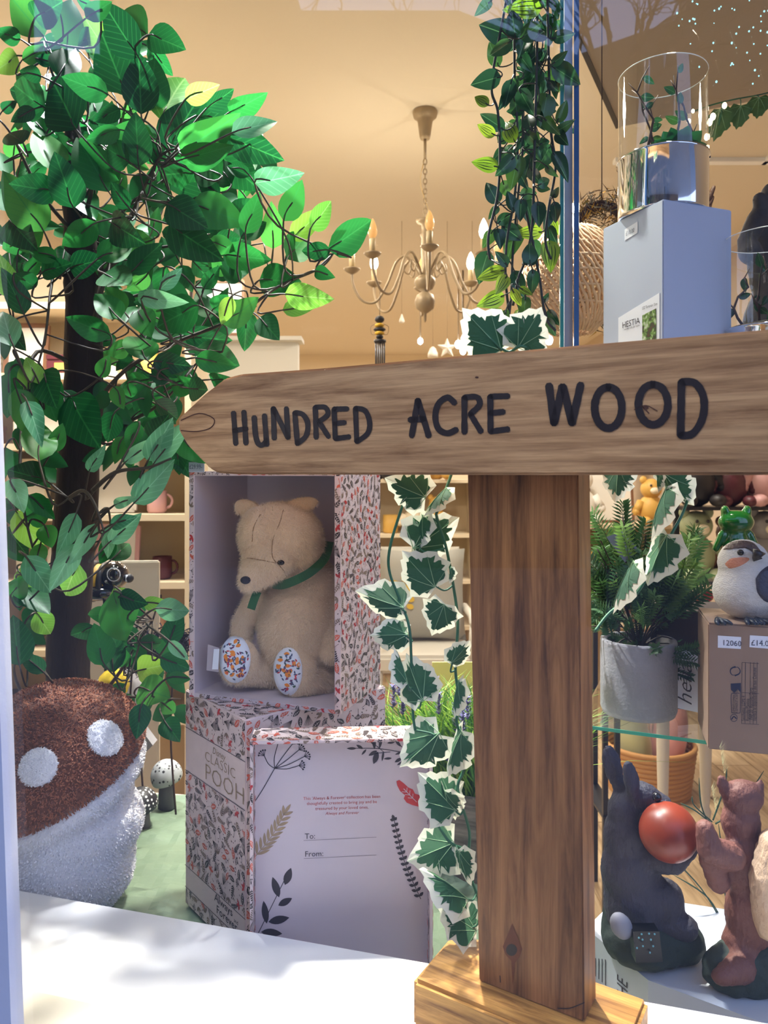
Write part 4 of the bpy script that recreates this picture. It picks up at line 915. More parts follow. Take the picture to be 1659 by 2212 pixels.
# ================= variegated ivy =================
m_ig = M('ivy_green', srgb(52, 112, 72), .55, var=.25, vscale=60, trans=.25, bump=.4, bscale=900)
m_ic = M('ivy_cream', srgb(232, 234, 214), .55, trans=.3)
m_iv = M('ivy_vein', srgb(146, 188, 140), .55)
m_is = M('ivy_stem', srgb(46, 104, 74), .5)
def ivymesh(seed, fold=.15, asp=1.0, plain=None):
    rg = random.Random(seed); b = MB()
    outl = [(0, .0), (-.10, .30), (.05, .42), (.14, .56), (.30, .50), (.42, .44), (.52, .50), (.66, .36), (.70, .27), (.86, .20), (.90, .10), (1.0, 0)]
    full = outl+[(x, -y) for x, y in outl[1:-1][::-1]]
    full = [(x+rg.uniform(-.03, .03), (y+rg.uniform(-.03, .03))*asp) for x, y in full]
    cz = lambda x, y: -fold*abs(y)*1.2-.10*x*x+.06*math.sin(5*y+2*x)
    n = len(full); c0_ = (.28, 0)
    rings = [[(c0_[0]+(x-c0_[0])*s, y*s) for x, y in full] for s in (1, .72, .4)]
    vs = [V3((x, y, cz(x, y))) for r in rings for x, y in r]+[V3((c0_[0], 0, cz(*c0_)))]
    fs = [(j*n+i, j*n+(i+1) % n, (j+1)*n+(i+1) % n, (j+1)*n+i) for j in range(2) for i in range(n)]+[(2*n+i, 2*n+(i+1) % n, 3*n) for i in range(n)]
    b.add(vs, fs, 0)
    if plain is None:
        inner = []
        for i, (x, y) in enumerate(full):
            k_ = .90 if i % 2 == 0 else .74; k_ += rg.uniform(-.10, .04); inner.append((c0_[0]+(x-c0_[0])*k_, y*k_))
            x2, y2 = full[(i+1) % n]; k_ = rg.uniform(.60, .86); xm, ym = (x+x2)/2, (y+y2)/2; inner.append((c0_[0]+(xm-c0_[0])*k_, ym*k_))
        m_ = len(inner)
        for lift in (.008, -.008):
            mid = [(c0_[0]+(x-c0_[0])*.5, y*.5) for x, y in inner]
            vs = [V3((x, y, cz(x, y)+lift)) for x, y in inner+mid]+[V3((c0_[0], 0, cz(*c0_)+lift))]
            b.add(vs, [(i, (i+1) % m_, m_+(i+1) % m_, m_+i) for i in range(m_)]+[(m_+i, m_+(i+1) % m_, 2*m_) for i in range(m_)], 1)
    for (x, y) in ((.95, 0), (.62, .33*asp), (.62, -.33*asp), (.12, .46*asp), (.12, -.46*asp)):
        pts = [V3((x*t, y*t, cz(x*t, y*t)+.012)) for t in (0, .25, .5, .75, 1)]; b.tube(pts, [.010, .008, .007, .005, .002], 3, 2, False)
    return b.mesh('leaf', [m_ic, m_ig, m_iv] if plain is None else [plain, plain, m_iv])
IV = [ivymesh(i, f, a) for i, f, a in ((1, .12, 1), (2, .3, .85), (3, -.1, 1.05), (4, .45, .75), (5, .2, .95))]
def ivy_garland(root, vlist, leaves, ox, oy, s, dd, meshes=IV, SC=1):
    vn = []
    for v in vlist:
        q = spline([P(ox+x/s, oy+y/s, dd+rng.uniform(-.006, .006)) for x, y in v], 6); vn += q; b = MB(); b.tube(q, .0016, 6); b.build('stem', m_is, root)
    for tok in leaves.split():
        a = [float(q) for q in tok.split(',')]; d = dd-.012+rng.uniform(-.012, .012)
        B_ = P(ox+a[0]/s, oy+a[1]/s, d); T__ = P(ox+a[2]/s, oy+a[3]/s, d+rng.uniform(-.01, .012)); L_ = T__-B_; fold = len(a) > 4
        me = meshes[3 if fold and len(meshes) > 3 else rng.randrange(len(meshes))]
        put_leaf(root, me, B_-L_*.14*SC, T__+L_*.06*SC, roll=a[4] if fold else rng.uniform(-.35, .35))
        q = min(vn, key=lambda p: (p-B_+V3((0, 0, .008))).length_squared); b = MB(); dr = L_.normalized()
        b.tube(spline([q, q.lerp(B_, .6)-dr*.006+V3((0, 0, -.003)), B_+L_*.02, B_+L_*.25], 5), .0011, 5); b.build('leaf_stalk', m_is, root)
ivy = thing('ivy_garland', P(930, 1000, .81), 'variegated cream and green ivy trailing down between the gift boxes and the wooden post', 'garland', None)
ivy_garland(ivy, [[(285, -60), (270, 50), (215, 200), (165, 370), (165, 480), (220, 620), (250, 720), (258, 850), (265, 1080), (275, 1160)],
                  [(450, -60), (430, 55), (375, 200), (370, 240), (410, 370), (445, 560), (460, 700), (450, 900), (470, 1050), (455, 1120), (480, 1220), (485, 1330), (460, 1420), (510, 1600), (505, 1750), (545, 1880)],
                  [(330, 1460), (345, 1520), (385, 1590), (430, 1650), (500, 1680)]],
            "300,140,150,75 400,120,310,220,1.1 305,245,255,385,1.0 290,355,455,240 345,520,225,395 395,630,350,745 200,620,25,560 225,745,85,750 235,940,195,810,.9 300,1010,235,835 440,860,510,780 462,960,435,1100,1.2 360,1190,215,1320 470,1190,410,1350,.7 430,1490,300,1355 420,1660,250,1730 470,1700,510,1830,.6 480,1880,315,1760,.9 520,2020,385,1935 430,460,420,520,1.0 410,1440,440,1550,.8", 760, 1000, 2.01, .80)
ivy2 = thing('ivy_garland', P(1073, 748, .62), 'two variegated ivy leaves perched on the top edge of the wooden arrow sign', 'garland')
b = MB(); b.tube(spline([P(1040, 772, .725), P(1073, 752, .71), P(1100, 760, .71), P(1125, 748, .705), P(1150, 758, .715)], 5), .0015, 6); b.build('stem', m_is, ivy2)
for (x0, yy, x1, y1_, me) in ((1082, 756, 1000, 668, IV[0]), (1118, 752, 1170, 664, IV[2])): put_leaf(ivy2, me, P(x0, yy, .708), P(x1, y1_, .700), roll=.05)
b = MB(); b.tube([P(1084, 758, .707), P(1068, 740, .7055), P(1050, 722, .704)], .0012, 5); b.build('leaf_stalk', m_is, ivy2)
ivy3 = thing('ivy_garland', P(1480, 1000, .76), 'thin variegated ivy strand with folded leaves hanging in front of the concrete pot', 'garland')
ivy_garland(ivy3, [[(860, -60), (880, 90), (885, 230), (840, 380), (760, 530), (680, 680), (560, 890), (450, 1040), (280, 1150), (160, 1300)], [(330, -60), (345, 60), (350, 110)], [(640, 60), (760, 140), (885, 220)]],
            "340,60,320,290 720,110,905,330,.5 700,230,575,570,1.25 700,600,560,920,.5 440,800,285,1130,1.3 650,80,640,220,1.2", 1240, 1000, 3.568, .79)
# ================= right hand display =================
# glass divider: its polished edges show beside the garland
def edge_pane(px, d, w, depth, z0_, z1_, mat, name='glass_panel', par=None):
    p = P(px, 1000, d); dirr = V3((p.x, p.y, 0)).normalized(); dirr = (dirr+V3((-.10, 0, 0))).normalized(); s = V3((-dirr.y, dirr.x, 0))
    b = MB(); q = [V3((p.x, p.y, z0_)), V3((p.x, p.y, z0_))+dirr*depth, V3((p.x, p.y, z1_))+dirr*depth, V3((p.x, p.y, z1_))]; b.prism(q, -s*w); return b.build(name, mat, par)
div = thing('glass_divider', P(1225, 1000, .97)-V3((0, 0, .55)), 'tall glass divider with teal and blue polished edges behind the sign post', 'glass panel')
edge_pane(1210, .965, .0048, .010, .92, 2.75, m_teal, 'glass_edge', div); edge_pane(1219, .975, .0105, .006, .92, 2.75, m_alu, 'channel', div); edge_pane(1240, .965, .0062, .012, .92, 2.75, m_blue, 'glass_edge', div)
edge_pane(1246, .99, .003, .40, 1.72, 2.7, m_clear, 'pane', div)
# upper glass shelf, box, terrariums
b = MB(); zs = 1.585
b.prism([V3((.285, 1.02, zs)), V3((.80, .80, zs)), V3((1.05, 1.45, zs)), V3((.46, 1.62, zs))], (0, 0, -.008)); b.build('glass_shelf', m_clear, label='upper glass shelf carrying the grey box and terrariums', cat='shelf')
u_ = V3((.113, .043, 0)).normalized(); w2 = V3((-.043, .113, 0)).normalized(); cn = V3((.3766, 1.0, 0)); top = 1.825; cc = cn+u_*.0605+w2*.064
m_gbx = M('pale_grey_card', srgb(178, 188, 208), .6, var=.03, vscale=12)
bx = thing('grey_carton', (cc.x, cc.y, zs), 'pale blue grey cardboard box under the tall glass terrarium', 'box')
b = MB(); b.box((cc.x, cc.y, (zs+top)/2), (.0605, .064, (top-zs)/2), rmat(u_, w2, V3((0, 0, 1))), bev=.0012); b.build('carton', m_gbx, bx)
b = MB(); b.box((cc.x, cc.y, top-.0005), (.0585, .0625, .001), rmat(u_, w2, V3((0, 0, 1)))); b.build('lid_flap', m_gbx, bx)
lfc = lambda u, v, o=0: cn+w2*(.128-u)+V3((0, 0, v))-u_*(.0005+o)      # left face, u to the right
b = MB(); lab = [lfc(.036, 1.62), lfc(.122, 1.62), lfc(.122, 1.700), lfc(.036, 1.683)]; b.prism(lab, u_*.0003); lb_ = b.build('product_label', m_label, bx)
b = MB(); b.add([lfc(.088, 1.628, .0004), lfc(.116, 1.628, .0004), lfc(.116, 1.680, .0004), lfc(.088, 1.676, .0004)], [(0, 1, 2, 3)])
t_ = NT('terrarium_photo_print'); v_ = t_.n('TexNoise', {'Scale': 120, 'Detail': 4, 'Vector': t_.n('TexCoord').outputs['Object']})
b.build('photo_print', t_.link(t_.n('BsdfPrincipled', {'Base Color': t_.ramp(v_.outputs[0], [(.3, srgb(90, 40, 20)), (.45, srgb(40, 60, 30)), (.55, srgb(110, 150, 60)), (.7, srgb(210, 215, 200))])}).outputs[0]), bx)
b = MB(); textmesh(b, 'HESTIA', lambda x, y: lfc(.045+x, 1.6660+y, .0005), .0125, sx=.95); textmesh(b, 'HOME COLLECTION', lambda x, y: lfc(.050+x, 1.6620+y, .0005), .0035)
textmesh(b, 'LED Terrarium 13cm', lambda x, y: lfc(.088+x, 1.6840+y, .0005), .0058, sx=.6); textmesh(b, 'Glass - Handle with care', lambda x, y: lfc(.042+x, 1.6400+y, .0005), .0050, sx=.7); b.build('label_lettering', m_txt, bx)
b = MB(); b.add([lfc(.050, 1.792), lfc(.078, 1.795), lfc(.078, 1.811), lfc(.050, 1.808)], [(0, 1, 2, 3)]); b.build('price_sticker', m_label, bx)
b = MB(); textmesh(b, '£18.00', lambda x, y: lfc(.053+x, 1.798+y, .0003), .009, sx=.75); b.build('price_digits', M('faded_ink', srgb(110, 112, 130), .6), bx)
m_chrome = M('polished_chrome', (.82, .84, .88), .06, 1)
def terrarium(c, r, hb, ht, label):
    t = thing('glass_terrarium', c, label, 'terrarium', None); z = c[2]; cx, cy = c[0], c[1]
    b = MB(); b.lathe([(r*.98, 0), (r*1.0, .003), (r*1.0, hb-.004), (r*1.035, hb-.003), (r*1.035, hb), (r*.97, hb+.002)], (cx, cy, z), 48); b.build('chrome_base', m_chrome, t)
    b = MB(); n = 48; zt = z+ht
    for (ra, fl) in ((r*.985, 0),):
        b.add([V3((cx+ra*math.cos(6.2832*i/n), cy+ra*math.sin(6.2832*i/n), zz)) for zz in (z+hb, zt) for i in range(n)], [(i, (i+1) % n, n+(i+1) % n, n+i) for i in range(n)], 0, True)
    b.build('glass_cylinder', m_clear, t)
    b = MB(); b.tube([V3((cx+r*.985*math.cos(6.2832*i/n), cy+r*.985*math.sin(6.2832*i/n), zt)) for i in range(n+1)], .0007, 6); b.build('glass_rim', M('bright_glass_rim', (.8, .85, .85), .05, coat=1), t)
    b = MB(); b.lathe([(.001, .012), (r*.5, .010), (r*.9, .004), (r*.95, 0)], (cx, cy, z+hb), 24); o = b.build('moss_bed', M('dark_soil', srgb(40, 34, 26), .9, bump=1, bscale=200), t)
    rg = random.Random(int(cx*1000)); 
    for k in range(5):
        b = MB(); a = rg.uniform(0, 6.28); p = V3((cx+r*.5*math.cos(a), cy+r*.4*math.sin(a), z+hb)); q = [p]
        for j in range(6): q.append(q[-1]+V3((rg.uniform(-.012, .012), rg.uniform(-.008, .008), rg.uniform(.012, .026)))); 
        q = [V3((cx+(v.x-cx)*min(1, r*.85/max(.001, math.hypot(v.x-cx, v.y-cy))), cy+(v.y-cy)*min(1, r*.85/max(.001, math.hypot(v.x-cx, v.y-cy))), min(v.z, zt+.004))) for v in q]
        b.tube(q, [.0022, .002, .0018, .0016, .0014, .001, .0006], 5)
        for j in (2, 4): b.tube([q[j], q[j]+V3((rg.uniform(-.014, .014), 0, .014))], [.0013, .0006], 4)
        b.build('twig', m_twd, t)
        for j in (2, 3, 5): 
            L = rg.uniform(.014, .022); an = rg.uniform(0, 6.28); put_leaf(t, GLm[k % 4], q[j], q[j]+V3((L*math.cos(an), 0, L*math.sin(an))), roll=rg.uniform(-.6, .6))
    for k in range(9):
        a = 6.2832*k/9; p = V3((cx+r*.25+.004*math.cos(a), cy-.2*r, z+hb+.004)); put_leaf(t, SUC, p, p+V3((.034*math.cos(a), .012*math.sin(a)-.006, .012+.022*abs(math.sin(a)))), roll=rg.uniform(-.4, .4), name='succulent_leaf')
    return t
m_twd = M('dark_twig', srgb(64, 40, 32), .7)
m_suc = leafmat('succulent', [(0, srgb(20, 80, 44)), (1, srgb(34, 110, 56))], .15, .4)
SUC = leafmesh('succulent_leaf', m_suc, -.25, .2, .8)
tcx = P(1431, 400, 1.079)
terrarium((tcx.x, tcx.y, top+.0015),   .0625, .084, .206, 'tall clear glass terrarium with a chrome base standing on the grey box')
p = P(1668, 600, 1.04); terrarium((p.x, p.y, zs+.0005), .066, .070, .198, 'second glass terrarium with green succulent at the right edge, beside the grey box')
# statue behind the second terrarium
m_stone = M('charcoal_stone', srgb(60, 58, 62), .7, var=.2, vscale=40, bump=.5, bscale=150)
st_ = thing('stone_statue', P(1655, 830, 1.36), 'dark grey stone figure with a drooping paw, behind the terrarium at the right edge', 'statue'); st_.location.z = zs
it = [PE(1672, 425, 1.36, 30, 34, 26), PE(1644, 432, 1.34, 20, 16, 16), PE(1668, 560, 1.38, 52, 110, 46), PE(1668, 720, 1.38, 62, 110, 55)] + PC((1640, 470, 1.35, 24), (1612, 520, 1.32, 20)) + PC((1612, 520, 1.32, 20), (1622, 548, 1.31, 26))
bot_ = 1030-(zs-CZ)/1.38*F; it.append(PE(1668, bot_-30, 1.38, 60, 30, 55)); blob('body', it, m_stone, st_, .006, 4, rough=.002)
# feather wing just behind the terrarium base
wg = thing('bird_figurine', P(1490, 870, 1.30), 'brown wooden bird figurine whose raised wing shows behind the chrome terrarium', 'figurine'); wg.location.z = zs
m_bw = M('brown_carved_wood', srgb(96, 62, 36), .6, bump=.6, bscale=200)
it = [PE(1496, 640, 1.30, 34, 60, 40), PE(1492, 760, 1.30, 38, 80, 30)] + PC((1500, 560, 1.3, 30), (1510, 470, 1.28, 22)); bb_ = 1030-(zs-CZ)/1.30*F; it.append(PE(1494, bb_-18, 1.3, 40, 18, 36)); blob('body', it, m_bw, wg, .005, 3)
for (x0, yy, x1, y1_, r) in ((1506, 470, 1543, 402, 6), (1508, 475, 1540, 424, 6), (1508, 480, 1534, 440, 7)):
    b = MB(); b.tube(spline([P(x0, yy, 1.28), P((x0+x1)/2+3, (yy+y1_)/2, 1.27), P(x1, y1_, 1.27)], 5), [r*.0008]*8+[r*.0007, r*.0006, r*.0004], 8); b.build('feather', m_bw, wg)
# lower glass shelf, pot plant, cartons, bird, frog
zl = 1.082
b = MB(); b.prism([V3((.288, 1.103, zl)), V3((.80, .884, zl)), V3((1.05, 1.30, zl)), V3((.46, 1.50, zl))], (0, 0, -.005)); sh = b.build('glass_shelf', m_clear, label='lower glass shelf with a teal front edge, carrying the concrete pot', cat='shelf')
b = MB(); b.prism([V3((.288, 1.1025, zl)), V3((.80, .8835, zl)), V3((.80, .8835, zl-.005)), V3((.288, 1.1025, zl-.005))], (0, -.0008, 0)); b.build('front_edge', M('teal_edge_glow', srgb(70, 168, 140), .2), sh)  # plain teal colour of the glass edge
pc_ = P(1379, 1500, 1.153)
pot = thing('potted_plant', (pc_.x, pc_.y, zl), 'bushy green needle leaved plant in a round concrete pot on the lower glass shelf', 'plant')
b = MB(); b.lathe([(.044, 0), (.054, .002), (.057, .010), (.0572, .112), (.0562, .116), (.050, .116), (.049, .100), (.002, .098)], (pc_.x, pc_.y, zl), 48)
b.build('pot', M('grey_concrete', srgb(142, 142, 146), .85, var=.16, vscale=22, bump=.6, bscale=160), pot)
b = MB(); b.lathe([(.001, .108), (.03, .107), (.0488, .101)], (pc_.x, pc_.y, zl), 24); b.build('soil', M('dark_soil_2', srgb(36, 30, 24), .95, bump=1, bscale=300), pot)
m_ros = leafmat('needle_leaf', [(0, srgb(44, 78, 52)), (.5, srgb(74, 112, 58)), (.8, srgb(120, 158, 76)), (1, srgb(70, 134, 104))], .3, .5)
def sprigmesh(seed):
    rg = random.Random(seed); b = MB(); b.tube([V3((0, 0, 0)), V3((.5, .03, 0)), V3((1, 0, 0))], [.018, .014, .006], 4)
    for j in range(9):
        t = .25+.75*j/8; nl_ = 6
        for k in range(nl_):
            a = 6.283*k/nl_+j*1.1; L = rg.uniform(.28, .40)*(1.1-.25*t); dr = V3((.55, math.cos(a), math.sin(a))).normalized(); s = dr.orthogonal().normalized(); p = V3((t, .0, 0)); w = .044
            b.add([p, p+dr*L*.5+s*w, p+dr*L+V3((0, 0, 0)), p+dr*L*.5-s*w], [(0, 1, 2, 3)])
    return b.mesh('sprig', m_ros)
SP = [sprigmesh(i) for i in range(4)]
tops = [(1345, 1415), (1385, 1440), (1420, 1400), (1480, 1420), (1505, 1400), (1320, 1380), (1282, 1110), (1345, 1090), (1300, 1190), (1395, 1130), (1440, 1200), (1490, 1165), (1520, 1240), (1270, 1240), (1275, 1290), (1310, 1330), (1480, 1310), (1530, 1270), (1350, 1180), (1460, 1250), (1400, 1220), (1330, 1250), (1375, 1350), (1440, 1330), (1290, 1160), (1345, 1140), (1500, 1220), (1420, 1180), (1260, 1330), (1350, 1400), (1370, 1440), (1500, 1430), (1490, 1460), (1330, 1300), (1440, 1290), (1395, 1280), (1300, 1260), (1365, 1230), (1480, 1370), (1385, 1310)]
rg = random.Random(3)
for (x, y) in tops+[(rg.gauss(1385, 62), rg.gauss(1262, 48)) for _ in range(66)]:
    d = 1.15+rg.uniform(-.07, .07); T__ = P(x, y, d); r0 = V3((pc_.x, pc_.y, zl+.11)); dr = (T__-r0); sd = max(.035, min(.062, dr.length*.5)); B_ = T__-(dr.normalized()+V3((rg.uniform(-.3, .3), 0, rg.uniform(-.1, .4)))).normalized()*sd
    put_leaf(pot, rg.choice(SP), B_, T__, roll=rg.uniform(0, 6.28), name='sprig')
b = MB()
for (x, y) in tops: b.tube(spline([V3((pc_.x, pc_.y, zl+.10)), P((x+1380)/2, (y+1400)/2-10, 1.15), P(x, y+26, 1.15)], 4), .0013, 4)
b.build('stems', m_twig, pot, kind='stuff')
b = MB(); b.prism([P(1310, 1160, 1.12), P(1345, 1148, 1.12), P(1382, 1190, 1.12), P(1350, 1215, 1.12)], (0, .0005, 0)); tg = b.build('care_tag', M('grey_tag_card', srgb(120, 124, 140), .6), pot)
b = MB()
for k in range(4): b.add([P(1340+k*8, 1156+k*8, 1.119), P(1342+k*8, 1153+k*8, 1.119), P(1372+k*3, 1196+k*2, 1.119), P(1370+k*3, 1199+k*2, 1.119)], [(0, 1, 2, 3)])
b.build('tag_print', m_txt, tg)
# dark tall box with the helia card
dk = V3((.505, 1.215, 0)); b = MB(); R_d = rotz(-.38); b.box((dk.x, dk.y, zl+.0785), (.062, .055, .078), R_d, bev=.001)
db = b.build('dark_carton', M('dark_brown_card', srgb(58, 44, 44), .6), at=(dk.x, dk.y, zl), label='dark brown box with a white card label, behind the concrete pot', cat='box')
cd_ = MB(); q = [P(1463, 1395, 1.135), P(1512, 1420, 1.128), P(1512, 1540, 1.128), P(1460, 1529, 1.135)]; cd_.prism(q, (0, .001, 0)); cc_ = cd_.build('card_label', m_label, db)
cu_ = (q[1]-q[0]).normalized(); b = MB(); textmesh(b, 'helia', lambda x, y: P(1494, 1526, 1.128)+V3((0, -.0006, x))-cu_*y, .034, off=-.008, sx=1.02); b.build('card_lettering', m_txt, cc_)
# brown carton with stickers
cf = P(1530, 1475, 1.0); kx = V3((1, -.30, 0)).normalized(); ky = V3((.30, 1, 0)).normalized(); zc0 = zl+.0005; zc1 = CZ-(1347-HY)/F*1.0
m_kraft = M('brown_kraft_card', srgb(150, 124, 104), .75, var=.06, vscale=30)
kc = thing('kraft_carton', (cf.x+.08, cf.y+.02, zc0), 'brown kraft cardboard box with two white price stickers carrying the bird ornament', 'box')
c_ = V3((cf.x, cf.y, 0))+kx*.085+ky*.06; b = MB(); b.box((c_.x, c_.y, (zc0+zc1)/2), (.085, .06, (zc1-zc0)/2), rmat(kx, ky, V3((0, 0, 1))), bev=.0015); b.build('carton', m_kraft, kc)
b = MB(); b.box((c_.x, c_.y, zc1+.0006), (.084, .059, .0008), rmat(kx, ky, V3((0, 0, 1)))); b.build('top_flap', m_kraft, kc)
KB = kx.y/kx.x; KA = cf.y-KB*cf.x
kp = lambda x, y: onpl(1240+x/3.568, 1000+y/3.568, KA, KB, .0004); kp2 = lambda x, y: onpl(1240+x/3.568, 1000+y/3.568, KA, KB, .0008)
for q, s in (([(1108, 1330), (1288, 1342), (1286, 1434), (1108, 1424)], '12060'), ([(1355, 1328), (1545, 1340), (1545, 1436), (1352, 1420)], '£14.00')):
    b = MB(); b.add([kp(*v) for v in q], [(3, 2, 1, 0)]); o = b.build('price_sticker', m_label, kc)
    b = MB(); o0 = kp2(q[0][0]+(32 if s[0] == '1' else 8), 1405); textmesh(b, s, lambda x, y: o0+kx*x+V3((0, 0, y)), .0105, sx=.92); b.build('sticker_digits', M('faded_print', srgb(70, 72, 92), .6), o)
def kline(b, pts, w=4): stroke(b, pts, w, kp)
b = MB()
for x in (1295, 1322, 1360, 1385, 1412): kline(b, [(x, 1538), (x-4, 2010)], 3)
for y in (1538, 1770, 2008): kline(b, [(1295, y), (1425, y+8)], 3)
b.build('printed_table', m_txt, kc, kind='stuff')
b = MB()
for x, s, y in ((1318, 'Sacchetto  LDPE 4', 1990), (1350, 'Raccolta Plastica', 1990), (1378, 'PAP 20  Raccolta Carta', 1980), (1405, 'Verifica le disposizioni del tuo Comune', 1990), (1240, 'ELEMENTS D\'EMBALLAGE', 1930), (1262, 'A SEPARER ET A DEPOSER', 1930)):
    o0 = kp2(x, y); textmesh(b, s, lambda xx, yy: o0+V3((0, 0, xx))-kx*yy, .0062 if x > 1300 else .004, sx=.72)
b.build('printed_text', m_txt, kc)
b = MB(); stroke(b, [(1215, 1925), (1212, 1790), (1235, 1775), (1275, 1775)], 4, kp); stroke(b, [(1215, 1925), (1270, 1928), (1282, 1900), (1282, 1700)], 4, kp)
b.add([kp(*v) for v in ((1208, 1700), (1286, 1696), (1286, 1772), (1262, 1745), (1236, 1772), (1210, 1750))], [(0, 1, 2, 3, 4, 5)]); 
stroke(b, [(1238, 1640), (1272, 1625), (1280, 1600), (1262, 1575), (1235, 1580)], 12, kp, taper=True); stroke(b, [(1245, 1570), (1212, 1585), (1205, 1612), (1222, 1635), (1250, 1632)], 12, kp, taper=True)
stroke(b, oval(1232, 1965, 26, 28), 4, kp); stroke(b, [(1215, 1975), (1232, 1955), (1250, 1970)], 9, kp); b.build('recycling_marks', M('navy_print', srgb(34, 40, 66), .6), kc)
# bird
m_bb = M('cream_resin_feathers', srgb(214, 210, 202), .55, var=.10, vscale=90, bump=1.0, bscale=420, stretch=(1, 1, 2.2))
bird = thing('bird_ornament', P(1610, 1340, 1.03), 'round white breasted bird ornament with brown cap and orange cheek standing on the kraft box', 'ornament'); bird.location.z = zc1+.0014
d_b = 1.03; it = [PE(1612, 1275, d_b, 70, 62, 58), PE(1606, 1215, d_b, 54, 50, 46), PE(1640, 1290, d_b+.01, 60, 48, 50), PE(1616, 1250, d_b, 64, 60, 54)]
body_, bt_ = blob('body', it, m_bb, bird, .0022, 6, rough=.0008, rscale=300)
def patch(tree, name, pts, mat, par, lift=.0012, n=6):
    cx = sum(p[0] for p in pts)/len(pts); cy = sum(p[1] for p in pts)/len(pts); ring = []; m_ = len(pts)
    for j in range(n+1):
        for (x, y) in pts:
            h = hit(tree, cx+(x-cx)*j/n, cy+(y-cy)*j/n)
            if h[0] is None: ring.append(ring[-m_] if len(ring) >= m_ else V3((0, 0, 0)))
            else: ring.append(h[0]+h[1]*(lift if j < n else lift*.1))
    b = MB(); b.add(ring, [(j*m_+i, j*m_+(i+1) % m_, (j+1)*m_+(i+1) % m_, (j+1)*m_+i) for j in range(n) for i in range(m_)], 0, True); return b.build(name, mat, par)
def smoothpoly(pts, n=4):
    q = [V3((p[0], p[1], 0)) for p in pts]; q = q+[q[0]]; return [(v.x, v.y) for v in spline(q, n)[:-1]]
m_bc = M('brown_resin_cap', srgb(88, 70, 64), .5, bump=1, bscale=260); m_bwg = M('slate_resin_wing', srgb(56, 56, 72), .5, bump=1, bscale=240)
patch(bt_, 'cap', smoothpoly([(1562, 1188), (1572, 1174), (1600, 1167.5), (1626, 1172), (1640, 1186), (1648, 1200), (1632, 1196), (1618, 1186), (1590, 1184)]), m_bc, bird, .002)
patch(bt_, 'cheek', smoothpoly([(1566, 1218), (1580, 1206), (1612, 1204), (1618, 1210), (1600, 1222), (1576, 1228)]), M('orange_cheek', srgb(206, 138, 108), .6, bump=1, bscale=400), bird, .0007)
patch(bt_, 'wing', smoothpoly([(1632, 1250), (1645, 1232), (1664, 1222), (1674, 1240), (1674, 1295), (1655, 1300), (1636, 1280)]), m_bwg, bird, .004)
b = MB(); h = hit(bt_, 1600, 1194); b.ell(h[0]+h[1]*.001, (.0042,)*3, None, 14, 10); b.build('eye', M('glossy_black_bead', (.01, .01, .012), .08), bird)
b = MB(); b.tube([P(1628, 1198, d_b-.034), P(1640, 1197, d_b-.036), P(1653, 1196, d_b-.034)], [.0080, .0058, .0008], 10); b.tube([P(1628, 1206, d_b-.033), P(1646, 1206, d_b-.034)], [.0045, .0008], 8); b.build('beak', M('black_beak', srgb(34, 32, 36), .4), bird)
b = MB(); zf = bird.location.z
for x in (1560, 1625, 1645): 
    pz = P(x, 1340, d_b-.045)
    for k in (-1, 0, 1): b.tube([V3((pz.x, pz.y+.014, zf+.005)), V3((pz.x+k*.007, pz.y, zf+.004)), V3((pz.x+k*.009, pz.y-.008, zf+.0025))], [.0035, .0035, .002], 6)
b.build('feet', M('dark_navy_feet', srgb(34, 42, 56), .4), bird)
# frog
m_fr = M('glossy_green_glaze', srgb(14, 96, 26), .12, coat=.8)
frog = thing('frog_figurine', P(1590, 1290, 1.24), 'glossy green frog figurine standing behind the bird ornament', 'figurine'); frog.location.z = zl+.157
d_f = 1.235; it = [PE(1590, 1128, d_f, 38, 26, 26), PE(1566, 1104, d_f, 9, 13, 11), PE(1614, 1104, d_f, 9, 13, 11), PE(1590, 1180, d_f, 28, 40, 24), PE(1590, 1225, d_f, 34, 46, 28)]
it += PC((1560, 1155, d_f, 9), (1546, 1185, d_f, 8)) + PC((1620, 1155, d_f, 9), (1634, 1185, d_f, 8)) + PC((1574, 1250, d_f, 14), (1570, 1284, d_f, 12)) + PC((1606, 1250, d_f, 14), (1610, 1284, d_f, 12))
blob('body', it, m_fr, frog, .0024, 5)
# ---------- rabbit and squirrel on the white box ----------
zb = .871
b = MB(); q = [V3(((1266-HX)/F*.95, .95, zb)), V3(((1400-HX)/F*.852, .852, zb)), V3(((1659-HX)/F*.783, .783, zb)), V3((.56, .735, zb)), V3((.66, .93, zb)), V3((.33, 1.03, zb))]
wb = b; b.prism(q, (0, 0, -.062)); wbx = b.build('flat_carton', M('white_grey_carton', srgb(186, 194, 206), .5), at=(.40, .90, .81), label='low pale grey box beneath the rabbit and squirrel figurines', cat='box')
b = MB(); fa, fb = q[0], q[1]; fu = (fb-fa).normalized(); nrm = V3((fu.y, -fu.x, 0)); nrm = nrm if nrm.y < 0 else -nrm
o0 = fa+fu*.055+V3((0, 0, -.045))+nrm*.0006; textmesh(b, 'HE', lambda x, y: o0+V3((0, 0, x))+fu*(.02-y), .026, sx=.7)
for k in range(5): b.add([fa+fu*(.012+k*.006)+V3((0, 0, -.05))+nrm*.0006, fa+fu*(.0135+k*.006)+V3((0, 0, -.05))+nrm*.0006, fa+fu*(.0135+k*.006)+V3((0, 0, -.030+k*.003))+nrm*.0006, fa+fu*(.012+k*.006)+V3((0, 0, -.030+k*.003))+nrm*.0006], [(0, 1, 2, 3)])
b.build('printed_marks', m_txt, wbx, kind='stuff')
m_rb = M('slate_resin_fur', srgb(58, 58, 72), .65, var=.15, vscale=50, bump=1.0, bscale=260, stretch=(1, 1, .5))
m_bs = M('dark_green_resin_base', srgb(40, 54, 48), .75, var=.4, vscale=40, bump=1, bscale=90)
